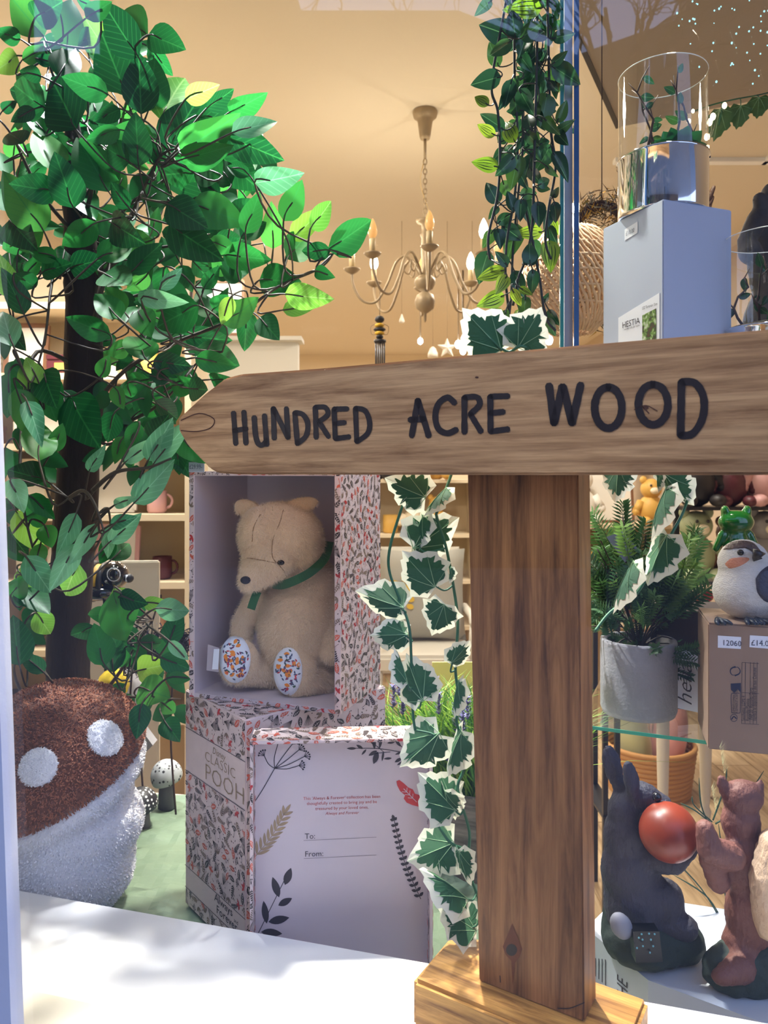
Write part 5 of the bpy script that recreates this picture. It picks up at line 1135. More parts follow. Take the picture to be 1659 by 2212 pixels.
rab = thing('rabbit_figurine', P(1400, 2050, .93), 'slate grey resin rabbit figurine holding an orange ball, on a dark green base', 'figurine'); rab.location.z = zb
D = .895; it = [PE(1372, 1945, D, 68, 92, 56), PE(1362, 1880, D, 64, 86, 52), PE(1350, 1810, D, 46, 74, 42), PE(1348, 1755, D, 36, 48, 34), PE(1380, 1722, D, 46, 34, 32), PE(1425, 1736, D-.005, 26, 22, 24), PE(1438, 1948, D-.01, 40, 50, 34), PE(1455, 1745, D, 10, 10, 12)]
it += [PE(1323, 1654, D+.008, 21, 48, 11, -14)]+PC((1328, 1680, D+.008, 12), (1350, 1730, D+.002, 18))+[PE(1363, 1682, D-.016, 18, 42, 10, -12)]+PC((1362, 1700, D-.016, 12), (1372, 1730, D-.008, 16))
it += PC((1395, 1850, D-.01, 32), (1455, 1862, D-.03, 26)) + PC((1455, 1862, D-.03, 26), (1494, 1838, D-.03, 14)) + PC((1420, 1985, D, 40), (1480, 2005, D-.02, 28))
rbod, _ = blob('body', it, m_rb, rab, .003, 4, rough=.0012, rscale=220)
bz = 1030+(CZ-zb)/D*F; it = [PE(1395, bz-32, D-.005, 94, 52, 62), PE(1470, bz-30, D-.01, 54, 44, 44), PE(1335, bz-62, D+.01, 36, 70, 36), PE(1400, bz-8, D-.015, 80, 28, 50)]
it = [(k_, c_q, r_q, R_q) for k_, c_q, r_q, R_q in it]; blob('base', it, m_bs, rab, .004, 4, rough=.002, rscale=90)
b = MB(); b.ell(P(1444, 1797, D-.045), (.0325,)*3, None, 32, 22); b.build('ball', M('orange_red_globe', srgb(128, 50, 30), .38), rab, label='orange red ball')
b = MB(); b.ell(P(1342, 2000, D-.048), (.012, .009, .016), Matrix.Rotation(-.5, 3, 'Y'), 14, 10); b.build('tail', M('pale_grey_tail', srgb(120, 124, 140), .7), rab)
b = MB(); b.ell(P(1419, 1722, D-.032), (.0055,)*3, None, 12, 8); b.build('eye', M('black_eye_gloss', (.01, .01, .015), .1), rab)
b = MB(); q = [P(1367, 2012, .838), P(1424, 2012, .834), P(1432, 2078, .828), P(1374, 2080, .832)]; b.prism(q, (0, .016, 0)); sp_ = b.build('solar_panel', M('blue_black_solar', srgb(10, 14, 22), .35), rab, label='small square solar panel')
m_spark = M('solar_cell_glint', srgb(90, 150, 165), .15, coat=.5)  # pale specks set on the panel as painted glints
for (x, y) in ((1386, 2018), (1402, 2017), (1414, 2018), (1380, 2026), (1388, 2030), (1406, 2030), (1376, 2048), (1389, 2044), (1411, 2044), (1404, 2058)):
    b = MB(); b.ell(P(x, y, .8285), (.0012, .0008, .0012), None, 8, 6); b.build('cell', m_spark, sp_)
sq = thing('squirrel_figurine', P(1610, 2150, .84), 'reddish brown resin squirrel figurine on a mossy base at the right edge', 'figurine'); sq.location.z = zb
m_sq = M('russet_resin_fur', srgb(108, 68, 60), .65, var=.2, vscale=40, bump=1, bscale=230, stretch=(1, 1, .5)); D = .84
it = [PE(1604, 1722, D, 44, 38, 34), PE(1600, 1775, D, 42, 50, 34), PE(1610, 1860, D, 48, 80, 42), PE(1622, 1970, D, 54, 90, 48), PE(1604, 2050, D, 44, 66, 40), PE(1610, 2100, D, 46, 50, 40)]
it += [PE(1562, 1698, D, 13, 28, 10, -14), PE(1641, 1704, D, 11, 22, 9, 8)] + PC((1580, 1850, D-.02, 30), (1534, 1835, D-.03, 28)) + PC((1534, 1835, D-.03, 28), (1523, 1790, D-.03, 20)) + PC((1532, 1850, D-.02, 24), (1552, 1905, D-.01, 24)) + PC((1600, 2090, D-.02, 32), (1555, 2110, D-.03, 18))
blob('body', it, m_sq, sq, .003, 4, rough=.0012, rscale=200)
it = PC((1675, 1990, D-.03, 46), (1664, 1900, D-.03, 44))+PC((1664, 1900, D-.03, 44), (1680, 1830, D-.03, 40)); tl, _ = blob('tail', it, M('cream_resin_tail', srgb(196, 168, 140), .6, bump=1, bscale=260, stretch=(1, 1, .5)), sq, .004, 3, rough=.002, rscale=120, label='pale cream bushy tail')
bz = 1030+(CZ-zb)/D*F; it = [PE(1610, bz-40, D-.005, 96, 60, 46), PE(1665, bz-40, D-.01, 60, 62, 40)]; blob('base', it, m_bs, sq, .004, 4, rough=.003, rscale=80)
# thin grasses between the figurines
gr = thing('grass_pick', (.44, .98, zb), 'thin dark green artificial grass blades with pale seed heads between rabbit and squirrel', 'artificial grass')
m_gb2 = M('dark_grass', srgb(44, 72, 48), .6)
for pts in ([(1570, 2010), (1515, 1920), (1440, 1840)], [(1575, 2020), (1530, 1940), (1455, 1890)], [(1580, 2010), (1560, 1900), (1540, 1840)], [(1578, 1990), (1565, 1880), (1552, 1780)], [(1536, 1790), (1515, 1740), (1510, 1680)], [(1534, 1776), (1500, 1750), (1470, 1735)], [(1540, 1772), (1565, 1700), (1570, 1660)], [(1538, 1775), (1500, 1740), (1495, 1720)], [(1545, 1780), (1600, 1740), (1650, 1665)], [(1520, 2010), (1540, 1975), (1575, 1978)]):
    b = MB(); b.tube(spline([P(x, y, .985) for x, y in pts], 6), [.0011]*10+[.0008, .0006, .0003], 4); b.build('blade', m_gb2, gr)
for (x, y) in ((1560, 1640), (1542, 1725)):
    b = MB()
    for k in range(60): 
        t = k/60; p = P(x-6+t*10, y-26+t*60, .985); a = rg.uniform(-.4, .4); b.add([p, p+V3((.012*math.cos(a-.9), rg.uniform(-.003, .003), .010)), p+V3((.0008, 0, .0008))], [(0, 1, 2)])
    b.build('seed_head', M('pale_yellow_seed', srgb(226, 220, 160), .7), gr, label='pale yellow seed head')

# green ivy and fairy lights at upper right, the cool strings built as a window reflection
iv4 = thing('ivy_garland', P(1600, 215, 1.7), 'plain green ivy strand hanging under the taupe soffit at upper right', 'garland')
m_ig2 = M('plain_ivy_green', srgb(60, 92, 50), .5, var=.4, vscale=40, trans=.35)
IP_ = [ivymesh(11, .1, .9, m_ig2), ivymesh(12, .25, .8, m_ig2)]
ivy_garland(iv4, [[(1700, 190), (1640, 205), (1590, 214), (1540, 226), (1500, 240)], [(1560, 222), (1558, 245), (1552, 270)]], "1556,236,1542,304 1600,228,1592,280 1640,210,1636,256 1690,200,1680,250", 0, 0, 1, 1.68, IP_, 0)
fl = thing('fairy_lights', P(1550, 235, 1.66), 'warm white fairy light bulbs glowing among the green ivy strand', 'string lights')
b = MB(); b.tube(spline([P(x, y, 1.64) for x, y in ((1480, 260), (1500, 245), (1530, 240), (1538, 270), (1528, 320), (1560, 230), (1600, 205))], 5), .0008, 4); b.build('wire', m_clear, fl)
m_fb = emis('warm_fairy_bulb', (1, .82, .5), 14)
for x, y, r in ((1497, 240, 4), (1488, 262, 5), (1565, 228, 6), (1540, 252, 7), (1533, 264, 7), (1527, 296, 7), (1528, 318, 5), (1526, 330, 3)):
    b = MB(); b.ell(P(x, y, 1.62), (r*.0008, r*.0008, r*.0011), None, 10, 8); b.build('bulb', m_fb, fl)
m_cb = emis('cool_fairy_bulb', (.30, .80, .95), 2.6); rg = random.Random(12)  # glowing beads built indoors as the reflection of outdoor fairy lights
for s_, x in enumerate((1470, 1500, 1548, 1586, 1622, 1650)):
    t = thing('fairy_light_string', P(x, -60, 1.5), ['cool white fairy light string, leftmost of the hanging curtain', 'cool white fairy light string, second from the left in the hanging curtain', 'cool white fairy light string, third from the left in the hanging curtain', 'cool white fairy light string, fourth from the left in the hanging curtain', 'cool white fairy light string, fifth from the left in the hanging curtain', 'cool white fairy light string, rightmost of the hanging curtain'][s_], 'string lights', 'curtain of cool fairy lights')
    low = (90, 150, 185, 160, 195, 175)[s_]; pts = [(x+rg.uniform(-9, 9), -60+(low+60)*k/9) for k in range(10)]
    b = MB(); b.tube(spline([P(a, c, 1.5) for a, c in pts], 4), .0004, 4); b.build('wire', m_clear, t)
    for k in range(9 if s_ else 4):
        y = rg.uniform(-20, low); xx = x+rg.uniform(-11, 11); r = rg.uniform(.0008, .0019); b = MB(); b.ell(P(xx, y, 1.5), (r, r, r*1.2), None, 8, 6); b.build('bulb', m_cb, t)

# ================= wicker shade and wreath behind the divider =================
m_wk = M('woven_willow', srgb(190, 156, 122), .6, var=.3, vscale=80)
wk = thing('willow_lantern', P(1240, 600, 1.25), 'woven willow lantern with slanting strands behind the dark garland', 'lantern')
c0_ = P(1235, 610, 1.25)
def wk_pt(a, t):       # squat onion form
    r = .082*math.sin(math.pi*(.12+.80*t))**.7; return c0_+V3((r*math.cos(a), r*math.sin(a), .085-.17*t))
wn_ = 0
for k in range(52):
    a0 = 6.2832*k/52; b = MB(); b.tube([wk_pt(a0+t*1.4, t)+V3((math.cos(a0+t*1.4), math.sin(a0+t*1.4), 0))*(.0022*math.sin(t*40+k*math.pi)) for t in [i/22 for i in range(23)]], .0027, 5); b.build('willow_strand', m_wk, wk)
for j in range(7):
    t = .07+.14*j; b = MB(); b.tube([wk_pt(6.2832*i/40, t) for i in range(41)], .0020, 5); b.build('hoop', m_wk, wk)
b = MB(); b.tube([c0_+V3((0, 0, .085)), V3((c0_.x, c0_.y, 2.9))], .0015, 4); b.build('cord', m_twd, wk)
wr = thing('moss_wreath', P(1290, 560, 1.5), 'brown and gold tinsel wreath seen through the glass divider left of the grey box', 'wreath')
b = MB(); cw = P(1300, 560, 1.5); rg = random.Random(5)
for k in range(1500):
    a = rg.uniform(0, 6.28); rr = .11+rg.gauss(0, .016); p = cw+V3((rr*.62*math.cos(a), rg.gauss(0, .012), rr*math.sin(a))); dr = V3((rg.gauss(0, 1), rg.gauss(0, 1), rg.gauss(0, 1))).normalized()*.02; s = dr.cross(V3((0, 1, 0))).normalized()*.0014
    b.add([p-s, p+s, p+dr], [(0, 1, 2)], k % 3)
b.build('tinsel', [M('brown_moss', srgb(110, 84, 56), .8), M('gold_tinsel', srgb(190, 150, 70), .3, .8), M('grey_moss', srgb(130, 124, 104), .8)], wr, kind='stuff')
b = MB(); b.tube([cw+V3((.068*math.cos(6.2832*i/30), 0, .11*math.sin(6.2832*i/30))) for i in range(31)], .010, 6); b.build('ring', m_twd, wr); b = MB(); b.tube([cw+V3((0, 0, .11)), V3((cw.x, cw.y, 2.56 if cw.x > .31 else 2.9))], .0012, 4); b.build('cord', m_twd, wr)

# ================= chandelier =================
m_ch = M('antique_cream_metal', srgb(160, 140, 110), .5, .2, var=.2, vscale=40)
chx, chy = .163, 2.94
chd = thing('chandelier', (chx, chy, 2.9), 'eight arm antique cream chandelier with candle bulbs hanging from a chain', 'chandelier')
C_ = V3((chx, chy, 0)); b = MB(); b.lathe([(.018, 2.79), (.022, 2.80), (.030, 2.86), (.036, 2.872), (.046, 2.878), (.050, 2.895), (.048, 2.90)], C_, 28); b.build('ceiling_rose', m_ch, chd)
b = MB(); b.tube([C_+V3((0, 0, 2.80)), C_+V3((0, 0, 2.715))], .006, 8); b.build('rod', m_ch, chd)
for k in range(12):
    b = MB(); zc = 2.70-k*.0195; a = (k % 2)*math.pi/2
    b.tube([C_+V3((.007*math.cos(t)*math.cos(a), .007*math.cos(t)*math.sin(a), zc+.013*math.sin(t))) for t in [6.2832*i/12 for i in range(13)]], .0022, 5); b.build('chain_link', m_ch, chd)
b = MB(); b.tube(spline([C_+V3((0, 0, 2.72)), C_+V3((-.018, 0, 2.62)), C_+V3((.01, 0, 2.52)), C_+V3((.02, 0, 2.48))], 6), .002, 5); b.build('cable', M('gold_flex', srgb(200, 170, 110), .4), chd)
b = MB(); b.lathe([(.004, 2.475), (.036, 2.468), (.032, 2.458), (.014, 2.450), (.012, 2.42), (.020, 2.41), (.014, 2.395), (.016, 2.34), (.013, 2.30), (.016, 2.26), (.022, 2.25), (.040, 2.235), (.043, 2.22), (.030, 2.195), (.012, 2.185), (.016, 2.182), (.034, 2.170), (.041, 2.145), (.034, 2.118), (.014, 2.102), (.006, 2.098), (.005, 2.07), (.001, 2.062)], C_, 32); b.build('baluster', m_ch, chd)
m_sleeve = M('ivory_candle_sleeve', srgb(206, 184, 140), .5); m_on = emis('lit_bulb', (1, .88, .68), 26); m_off = M('frosted_bulb', srgb(240, 214, 170), .15, trans=.6)
for k in range(8):
    a = math.radians(-90+45*k); dr = V3((math.cos(a), math.sin(a), 0)); lit = (k in (1, 3, 5, 6)); lit = lit
    pf_ = lambda r, z: C_+dr*r+V3((0, 0, z))
    b = MB(); b.tube(spline([pf_(.012, 2.215), pf_(.035, 2.275), pf_(.075, 2.325), pf_(.115, 2.30), pf_(.150, 2.215), pf_(.195, 2.145), pf_(.250, 2.150), pf_(.285, 2.21), pf_(.290, 2.262)], 7), .0052, 8); ar = b.build('arm', m_ch, chd)
    b = MB(); b.tube(spline([pf_(.075, 2.325), pf_(.055, 2.29), pf_(.065, 2.255), pf_(.085, 2.27), pf_(.080, 2.295)], 6), .003, 6); b.build('scroll', m_ch, ar)
    b = MB(); b.lathe([(.006, 2.255), (.020, 2.262), (.032, 2.272), (.033, 2.276), (.012, 2.274)], C_+dr*.29, 20); b.build('drip_pan', m_ch, ar)
    b = MB(); b.lathe([(.011, 2.275), (.0115, 2.328), (.009, 2.330)], C_+dr*.29, 16); b.build('candle_sleeve', m_sleeve, ar)
    b = MB(); b.lathe([(.008, 2.330), (.015, 2.342), (.0175, 2.356), (.014, 2.376), (.007, 2.394), (.001, 2.404)], C_+dr*.29, 18); b.build('bulb', m_on if lit else m_off, ar)
    if lit: light('POINT', 'bulb_light', pf_(.29, 2.425), 2.4, (1, .86, .64), .015)

# ================= hanging things near the far ceiling =================
wc = thing('wind_chime', P(820, 690, 2.74), 'bee shaped wind chime with dark tubes hanging from the chandelier arm', 'wind chime')
m_yel = M('bee_yellow', srgb(226, 178, 40), .5); m_blk = M('bee_black', srgb(30, 28, 30), .5)
dc = 2.763; b = MB(); b.tube([C_+V3((-.1775, -.1775, 2.150)), P(820, 700, dc)], .0012, 4); b.build('cord', m_blk, wc)
b = MB(); b.ell(P(820, 690, dc), (.018, .018, .014), None, 14, 8); b.build('head', m_blk, wc)
for y, m in ((703, m_yel), (712, m_blk), (720, m_yel), (728, m_blk)): b = MB(); b.ell(P(820, y, dc), (.0235-.0006*abs(y-712), .022, .0085), None, 16, 8); b.build('stripe', m, wc)
b = MB(); b.lathe([(.022, 0), (.023, .004), (.022, .010)], P(821, 740, dc), 18); b.build('top_disc', m_blk, wc)
for k in range(5): b = MB(); b.tube([P(812+k*4.5, 738, dc+(k % 2)*.02), P(812+k*4.5, 800+6*(k % 3), dc+(k % 2)*.02)], .0032, 8); b.build('chime_tube', M('gunmetal', srgb(90, 92, 98), .3, .8), wc)
wgm = M('wire_wing', srgb(150, 130, 110), .5)
for s in (-1, 1): b = MB(); b.tube(spline([P(820+s*8, 700, dc), P(820+s*19, 706, dc), P(820+s*17, 722, dc), P(820+s*8, 722, dc)], 5), .0012, 4); b.build('wing', wgm, wc)
m_dl = emis('lit_downlight', (.95, .95, 1), 22)
for i, (x, y, r) in enumerate(((908, 737, 7), (990, 744, 9), (1000, 758, 8), (1186, 735, 10), (1000, 728, 5))):
    d = 5.2; r_ = r*d/F; p = P(x, y, d); t = thing('spotlight', p, ['small glowing ceiling spotlight right of the bee wind chime', 'glowing spotlight left of the ivy leaves, upper of the close pair', 'glowing spotlight left of the ivy leaves, lower of the close pair', 'glowing spotlight right of the ivy leaves on the sign', 'tiny red shaded spotlight above the close pair by the ivy leaves'][i], 'spotlight')
    b = MB(); b.ell(p, (r_*.8, r_*.8, r_), None, 14, 10); b.build('lamp', m_dl if i < 4 else M('red_shade', srgb(200, 60, 40), .5), t)
    b = MB(); b.tube([p+V3((0, 0, r_)), V3((p.x, p.y, 2.9))], .006, 6); b.build('stem', m_ch, t)
for i, (x, y) in enumerate(((966, 752), (935, 760), (1020, 764), (868, 690))):
    p = P(x, y, 4.2); t = thing('hanging_ornament', p, ['white star ornament hanging above the sign left of the spotlights', 'pale hanging bell ornament left of the star', 'small pale hanging bell close to the ivy leaves', 'tiny glass drop hanging near the wind chime'][i], 'ornament')
    b = MB()
    if i == 0:
        for k in range(5):
            a = math.pi/2+k*1.2566; a2 = a+.628; b.add([p+V3((.06*math.cos(a), 0, .06*math.sin(a))), p+V3((.025*math.cos(a2), 0, .025*math.sin(a2))), p+V3((0, -.015, 0)), p+V3((.025*math.cos(a-.628), 0, .025*math.sin(a-.628)))], [(0, 1, 2, 3)])
    else: b.lathe([(.03, -.03), (.028, -.01), (.016, .02), (.003, .03)] if i < 3 else [(.012, -.02), (.016, -.01), (.003, .03)], p, 12)
    b.build('ornament_body', M('pale_ceramic', srgb(226, 216, 200), .4), t); b = MB(); b.tube([p+V3((0, 0, .02)), V3((p.x, p.y, 2.9))], .0015, 4); b.build('thread', m_ch, t)

# ================= small things behind the gift boxes =================
def toadstool(px, py, d, r, mat, sm, label):
    c = P(px, py, d); zt = .812; t = thing('mushroom_ornament', (c.x, c.y, zt), label, 'ornament'); R_ = Matrix.Rotation(.18, 3, 'X') @ Matrix.Rotation(-.2, 3, 'Y')
    b = MB(); b.lathe([(.001, -r*.25), (r*.7, -r*.35), (r*.97, -r*.25)]+[(max(.0005, r*math.cos(q)), r*1.05*math.sin(q)) for q in [i/12*math.pi/2 for i in range(-1, 13)]], c, 36, 0, R_); b.build('cap', mat, t)
    b = MB(); b.lathe([(r*.55, zt), (r*.5, zt+(c.z-zt)*.5), (r*.42, c.z-r*.2)], (c.x, c.y, 0), 20); b.build('stalk', sm, t)
m_stk = M('grey_stalk', srgb(96, 92, 98), .7)
toadstool(305, 1738, 1.35, .030, dots('black_white_dots', srgb(26, 26, 32), srgb(220, 222, 226), 150, .30), m_stk, 'small black toadstool ornament with white dots beside the plush mushroom')
toadstool(360, 1676, 1.43, .030, dots('grey_black_dots', srgb(168, 172, 176), srgb(24, 24, 28), 120, .28), m_stk, 'small grey toadstool ornament with black dots left of the gift boxes')
m_felt = M('grey_felt', srgb(136, 134, 138), .95, var=.12, vscale=60, sheen=.4)
fb = thing('felt_bird', P(200, 1640, 1.50), 'grey felt bird with a yellow beak sitting behind the tree trunk', 'soft toy'); fb.location.z = .812
it = [PE(190, 1600, 1.50, 105, 110, 80), PE(255, 1510, 1.49, 58, 66, 56)]; zz = 1030+(CZ-.812)/1.5*F; it.append(PE(200, zz-50, 1.5, 110, 50, 80)); blob('body', it, m_felt, fb, .006, 5, rough=.001)
b = MB(); b.lathe([(.030, 0), (.022, .02), (.010, .045), (.001, .062)], P(245, 1478, 1.425), 14, 0, Matrix.Rotation(math.radians(70), 3, 'X')@Matrix.Rotation(.3, 3, 'Y')); b.build('beak', M('yellow_felt', srgb(222, 196, 40), .9), fb)
b = MB(); b.prism([P(300, 1570, 1.45), P(330, 1610, 1.45), P(300, 1640, 1.45)], (0, .03, 0)); b.build('tail', m_felt, fb)
# bee ornament
be = thing('bee_ornament', P(225, 1310, 1.5), 'glossy black and yellow bee ornament with ringed white eye behind the tree trunk', 'ornament'); db_ = 1.45
b = MB(); b.ell(P(245, 1243, db_), (.030, .028, .028), None, 24, 16); b.build('head', M('bee_gloss_black', srgb(20, 20, 24), .1, coat=1), be)
b = MB(); b.ell(P(205, 1255, db_+.01), (.045, .036, .034), None, 24, 16); bd = b.build('body', m_yel, be)
for x in (182, 205, 228): b = MB(); b.tube([P(x, 1255, db_+.01)+V3((0, .0372*math.cos(a)*(1-.002*abs(x-205)), .0352*math.sin(a)*(1-.004*abs(x-205)))) for a in [6.2832*i/24 for i in range(25)]], .006, 6); b.build('stripe', m_blk, bd)
b = MB(); b.ell(P(210, 1278, db_), (.050, .036, .018), None, 20, 12); b.build('belly', M('bee_gloss_black_2', srgb(18, 20, 30), .12, coat=1), be)
b = MB(); c = P(246, 1241, db_-.028); b.tube([c+V3((.0125*math.cos(a), -.001, .0125*math.sin(a))) for a in [6.2832*i/20 for i in range(21)]], .0009, 5); b.build('eye_ring', m_label, be)
b = MB(); b.ell(c+V3((0, .001, 0)), (.0105, .005, .0105), None, 16, 10); b.build('eye', M('bee_gloss_eye', (.008, .008, .01), .05, coat=1), be)
b = MB(); b.ell(P(279, 1249, db_-.006), (.009,)*3, None, 14, 8); b.build('nose', m_blk, be); b = MB(); b.tube([P(274, 1242, db_-.012), P(273, 1256, db_-.012)], .0025, 6); b.build('nose_band', m_label, be)
for x1 in (250, 268): b = MB(); b.tube(spline([P(250, 1218, db_), P((250+x1)/2, 1206, db_), P(x1, 1210, db_)], 4), .0009, 4); b.build('antenna', m_blk, be)
for k in range(4): b = MB(); b.tube([P(232, 1292+k*9, db_)+V3((.003*math.cos(a), 0, .005*math.sin(a))) for a in [6.2832*i/8 for i in range(9)]], .001, 4); b.build('chain_link', m_blk, be)
b = MB(); b.tube([P(225, 1275, db_+.01), V3((P(225, 1275, db_).x, db_+.02, .812))], .003, 6); b.build('rod', m_blk, be)
# dark spiky heather
def spiky(px, py, d, r, n, label):
    c = P(px, py, d); t = thing('dark_heather', (c.x, c.y, .812), label, 'artificial flower'); rg = random.Random(px); b = MB()
    for k in range(n):
        q = c+V3((rg.gauss(0, r*.55), rg.gauss(0, r*.3), rg.gauss(0, r*.33))); dr = V3((rg.gauss(.2, 1), rg.gauss(0, .6), rg.gauss(.2, .8))).normalized()*.016; s = dr.cross(V3((0, 1, 0))).normalized()*.0016; b.add([q-s, q+s, q+dr], [(0, 1, 2)])
    b.build('needles', M('plum_black_needle', srgb(44, 38, 56), .7), t, kind='stuff'); b = MB(); b.tube(spline([V3((c.x, c.y, .812)), V3((c.x-.01, c.y, (c.z+.812)/2)), c], 4), .002, 5); b.build('stem', m_twd, t)
spiky(290, 1392, 1.40, .040, 420, 'dark plum heather spray right of the tree trunk'); spiky(380, 1385, 1.40, .036, 420, 'dark plum heather spray touching the open gift box'); spiky(315, 1430, 1.37, .034, 320, 'lowest dark plum heather spray behind the green leaves')
# lavender planter
pl_ = thing('lavender_planter', (.20, 1.22, .806), 'weathered grey wooden planter of bright grass and lavender behind the ivy', 'planter')
m_gw = wood('weathered_grey_wood', srgb(92, 86, 80), srgb(150, 142, 132), 'X', 1.5, .7, -.3)
pcx, pcy = .160, 1.225; Rp = rotz(-.35); ztop = CZ-(1770-HY)/F*1.1
for (ox, oy, hx, hy) in ((0, -.055, .125, .005), (0, .055, .125, .005), (-.12, 0, .005, .05), (.12, 0, .005, .05)):
    b = MB(); o_ = Rp@V3((ox, oy, 0)); b.box((pcx+o_.x, pcy+o_.y, (.8075+ztop)/2), (hx, hy, (ztop-.8075)/2), Rp, bev=.001); b.build('side_board', m_gw, pl_)
b = MB(); b.box((pcx, pcy, ztop-.02), (.115, .05, .008), Rp); b.build('soil', M('planter_soil', srgb(50, 40, 30), .95), pl_)
b = MB(); rg = random.Random(31)
for k in range(1300):
    o_ = Rp@V3((rg.uniform(-.112, .112), rg.uniform(-.045, .045), 0)); p = V3((pcx+o_.x, pcy+o_.y, ztop-.014)); L = rg.uniform(.10, .19); ln = V3((rg.gauss(0, .30), rg.gauss(0, .2), 1)).normalized(); bd_ = V3((rg.gauss(0, .03), rg.gauss(0, .02), 0)); w = .0014; s = V3((w, w*rg.uniform(-1, 1), 0))
    pts = [p, p+ln*L*.5, p+ln*L*.85+bd_, p+ln*L+bd_*2]; b.add([pts[0]-s, pts[0]+s, pts[1]+s, pts[1]-s, pts[2]+s*.7, pts[2]-s*.7, pts[3]], [(0, 1, 2, 3), (3, 2, 4, 5), (5, 4, 6)], k % 3)
b.build('grass_blades', [M('grass_green', srgb(112, 160, 52), .5, trans=.3), M('grass_lime', srgb(156, 190, 76), .5, trans=.3), M('grass_dark', srgb(62, 112, 44), .5, trans=.3)], pl_, kind='stuff')
m_lav = M('lavender_bloom', srgb(116, 112, 156), .8)
for (x, y) in ((862, 1480), (850, 1505), (940, 1490), (948, 1520), (985, 1545), (1000, 1560), (985, 1600), (870, 1520), (1010, 1530), (965, 1620)):
    d = 1.16+rg.uniform(-.03, .03); c = P(x, y, d); b = MB()
    for k in range(90):
        t = rg.random(); q = c+V3((0, 0, (t-.5)*.035)); a = rg.uniform(0, 6.28); dr = V3((math.cos(a), math.sin(a), .6))*.008; s = V3((-math.sin(a), math.cos(a), 0))*.0018; b.add([q-s, q+s, q+dr], [(0, 1, 2)])
    b.build('lavender_head', m_lav, pl_)
b = MB(); b.box((.145, 1.46, 1.05), (.05, .002, .035), rotz(0)); b.build('yellow_card', M('yellow_card_stock', srgb(236, 220, 120), .6), at=(.145, 1.46, 1.015), label='small yellow card standing behind the lavender grass by the post', cat='card')
b = MB(); b.box((.145, 1.50, .91), (.07, .03, .105), bev=.004); b.build('wooden_riser', M('pale_wood_riser', srgb(200, 170, 126), .6), at=(.145, 1.50, .806), label='pale wooden riser holding the yellow card behind the lavender', cat='riser')

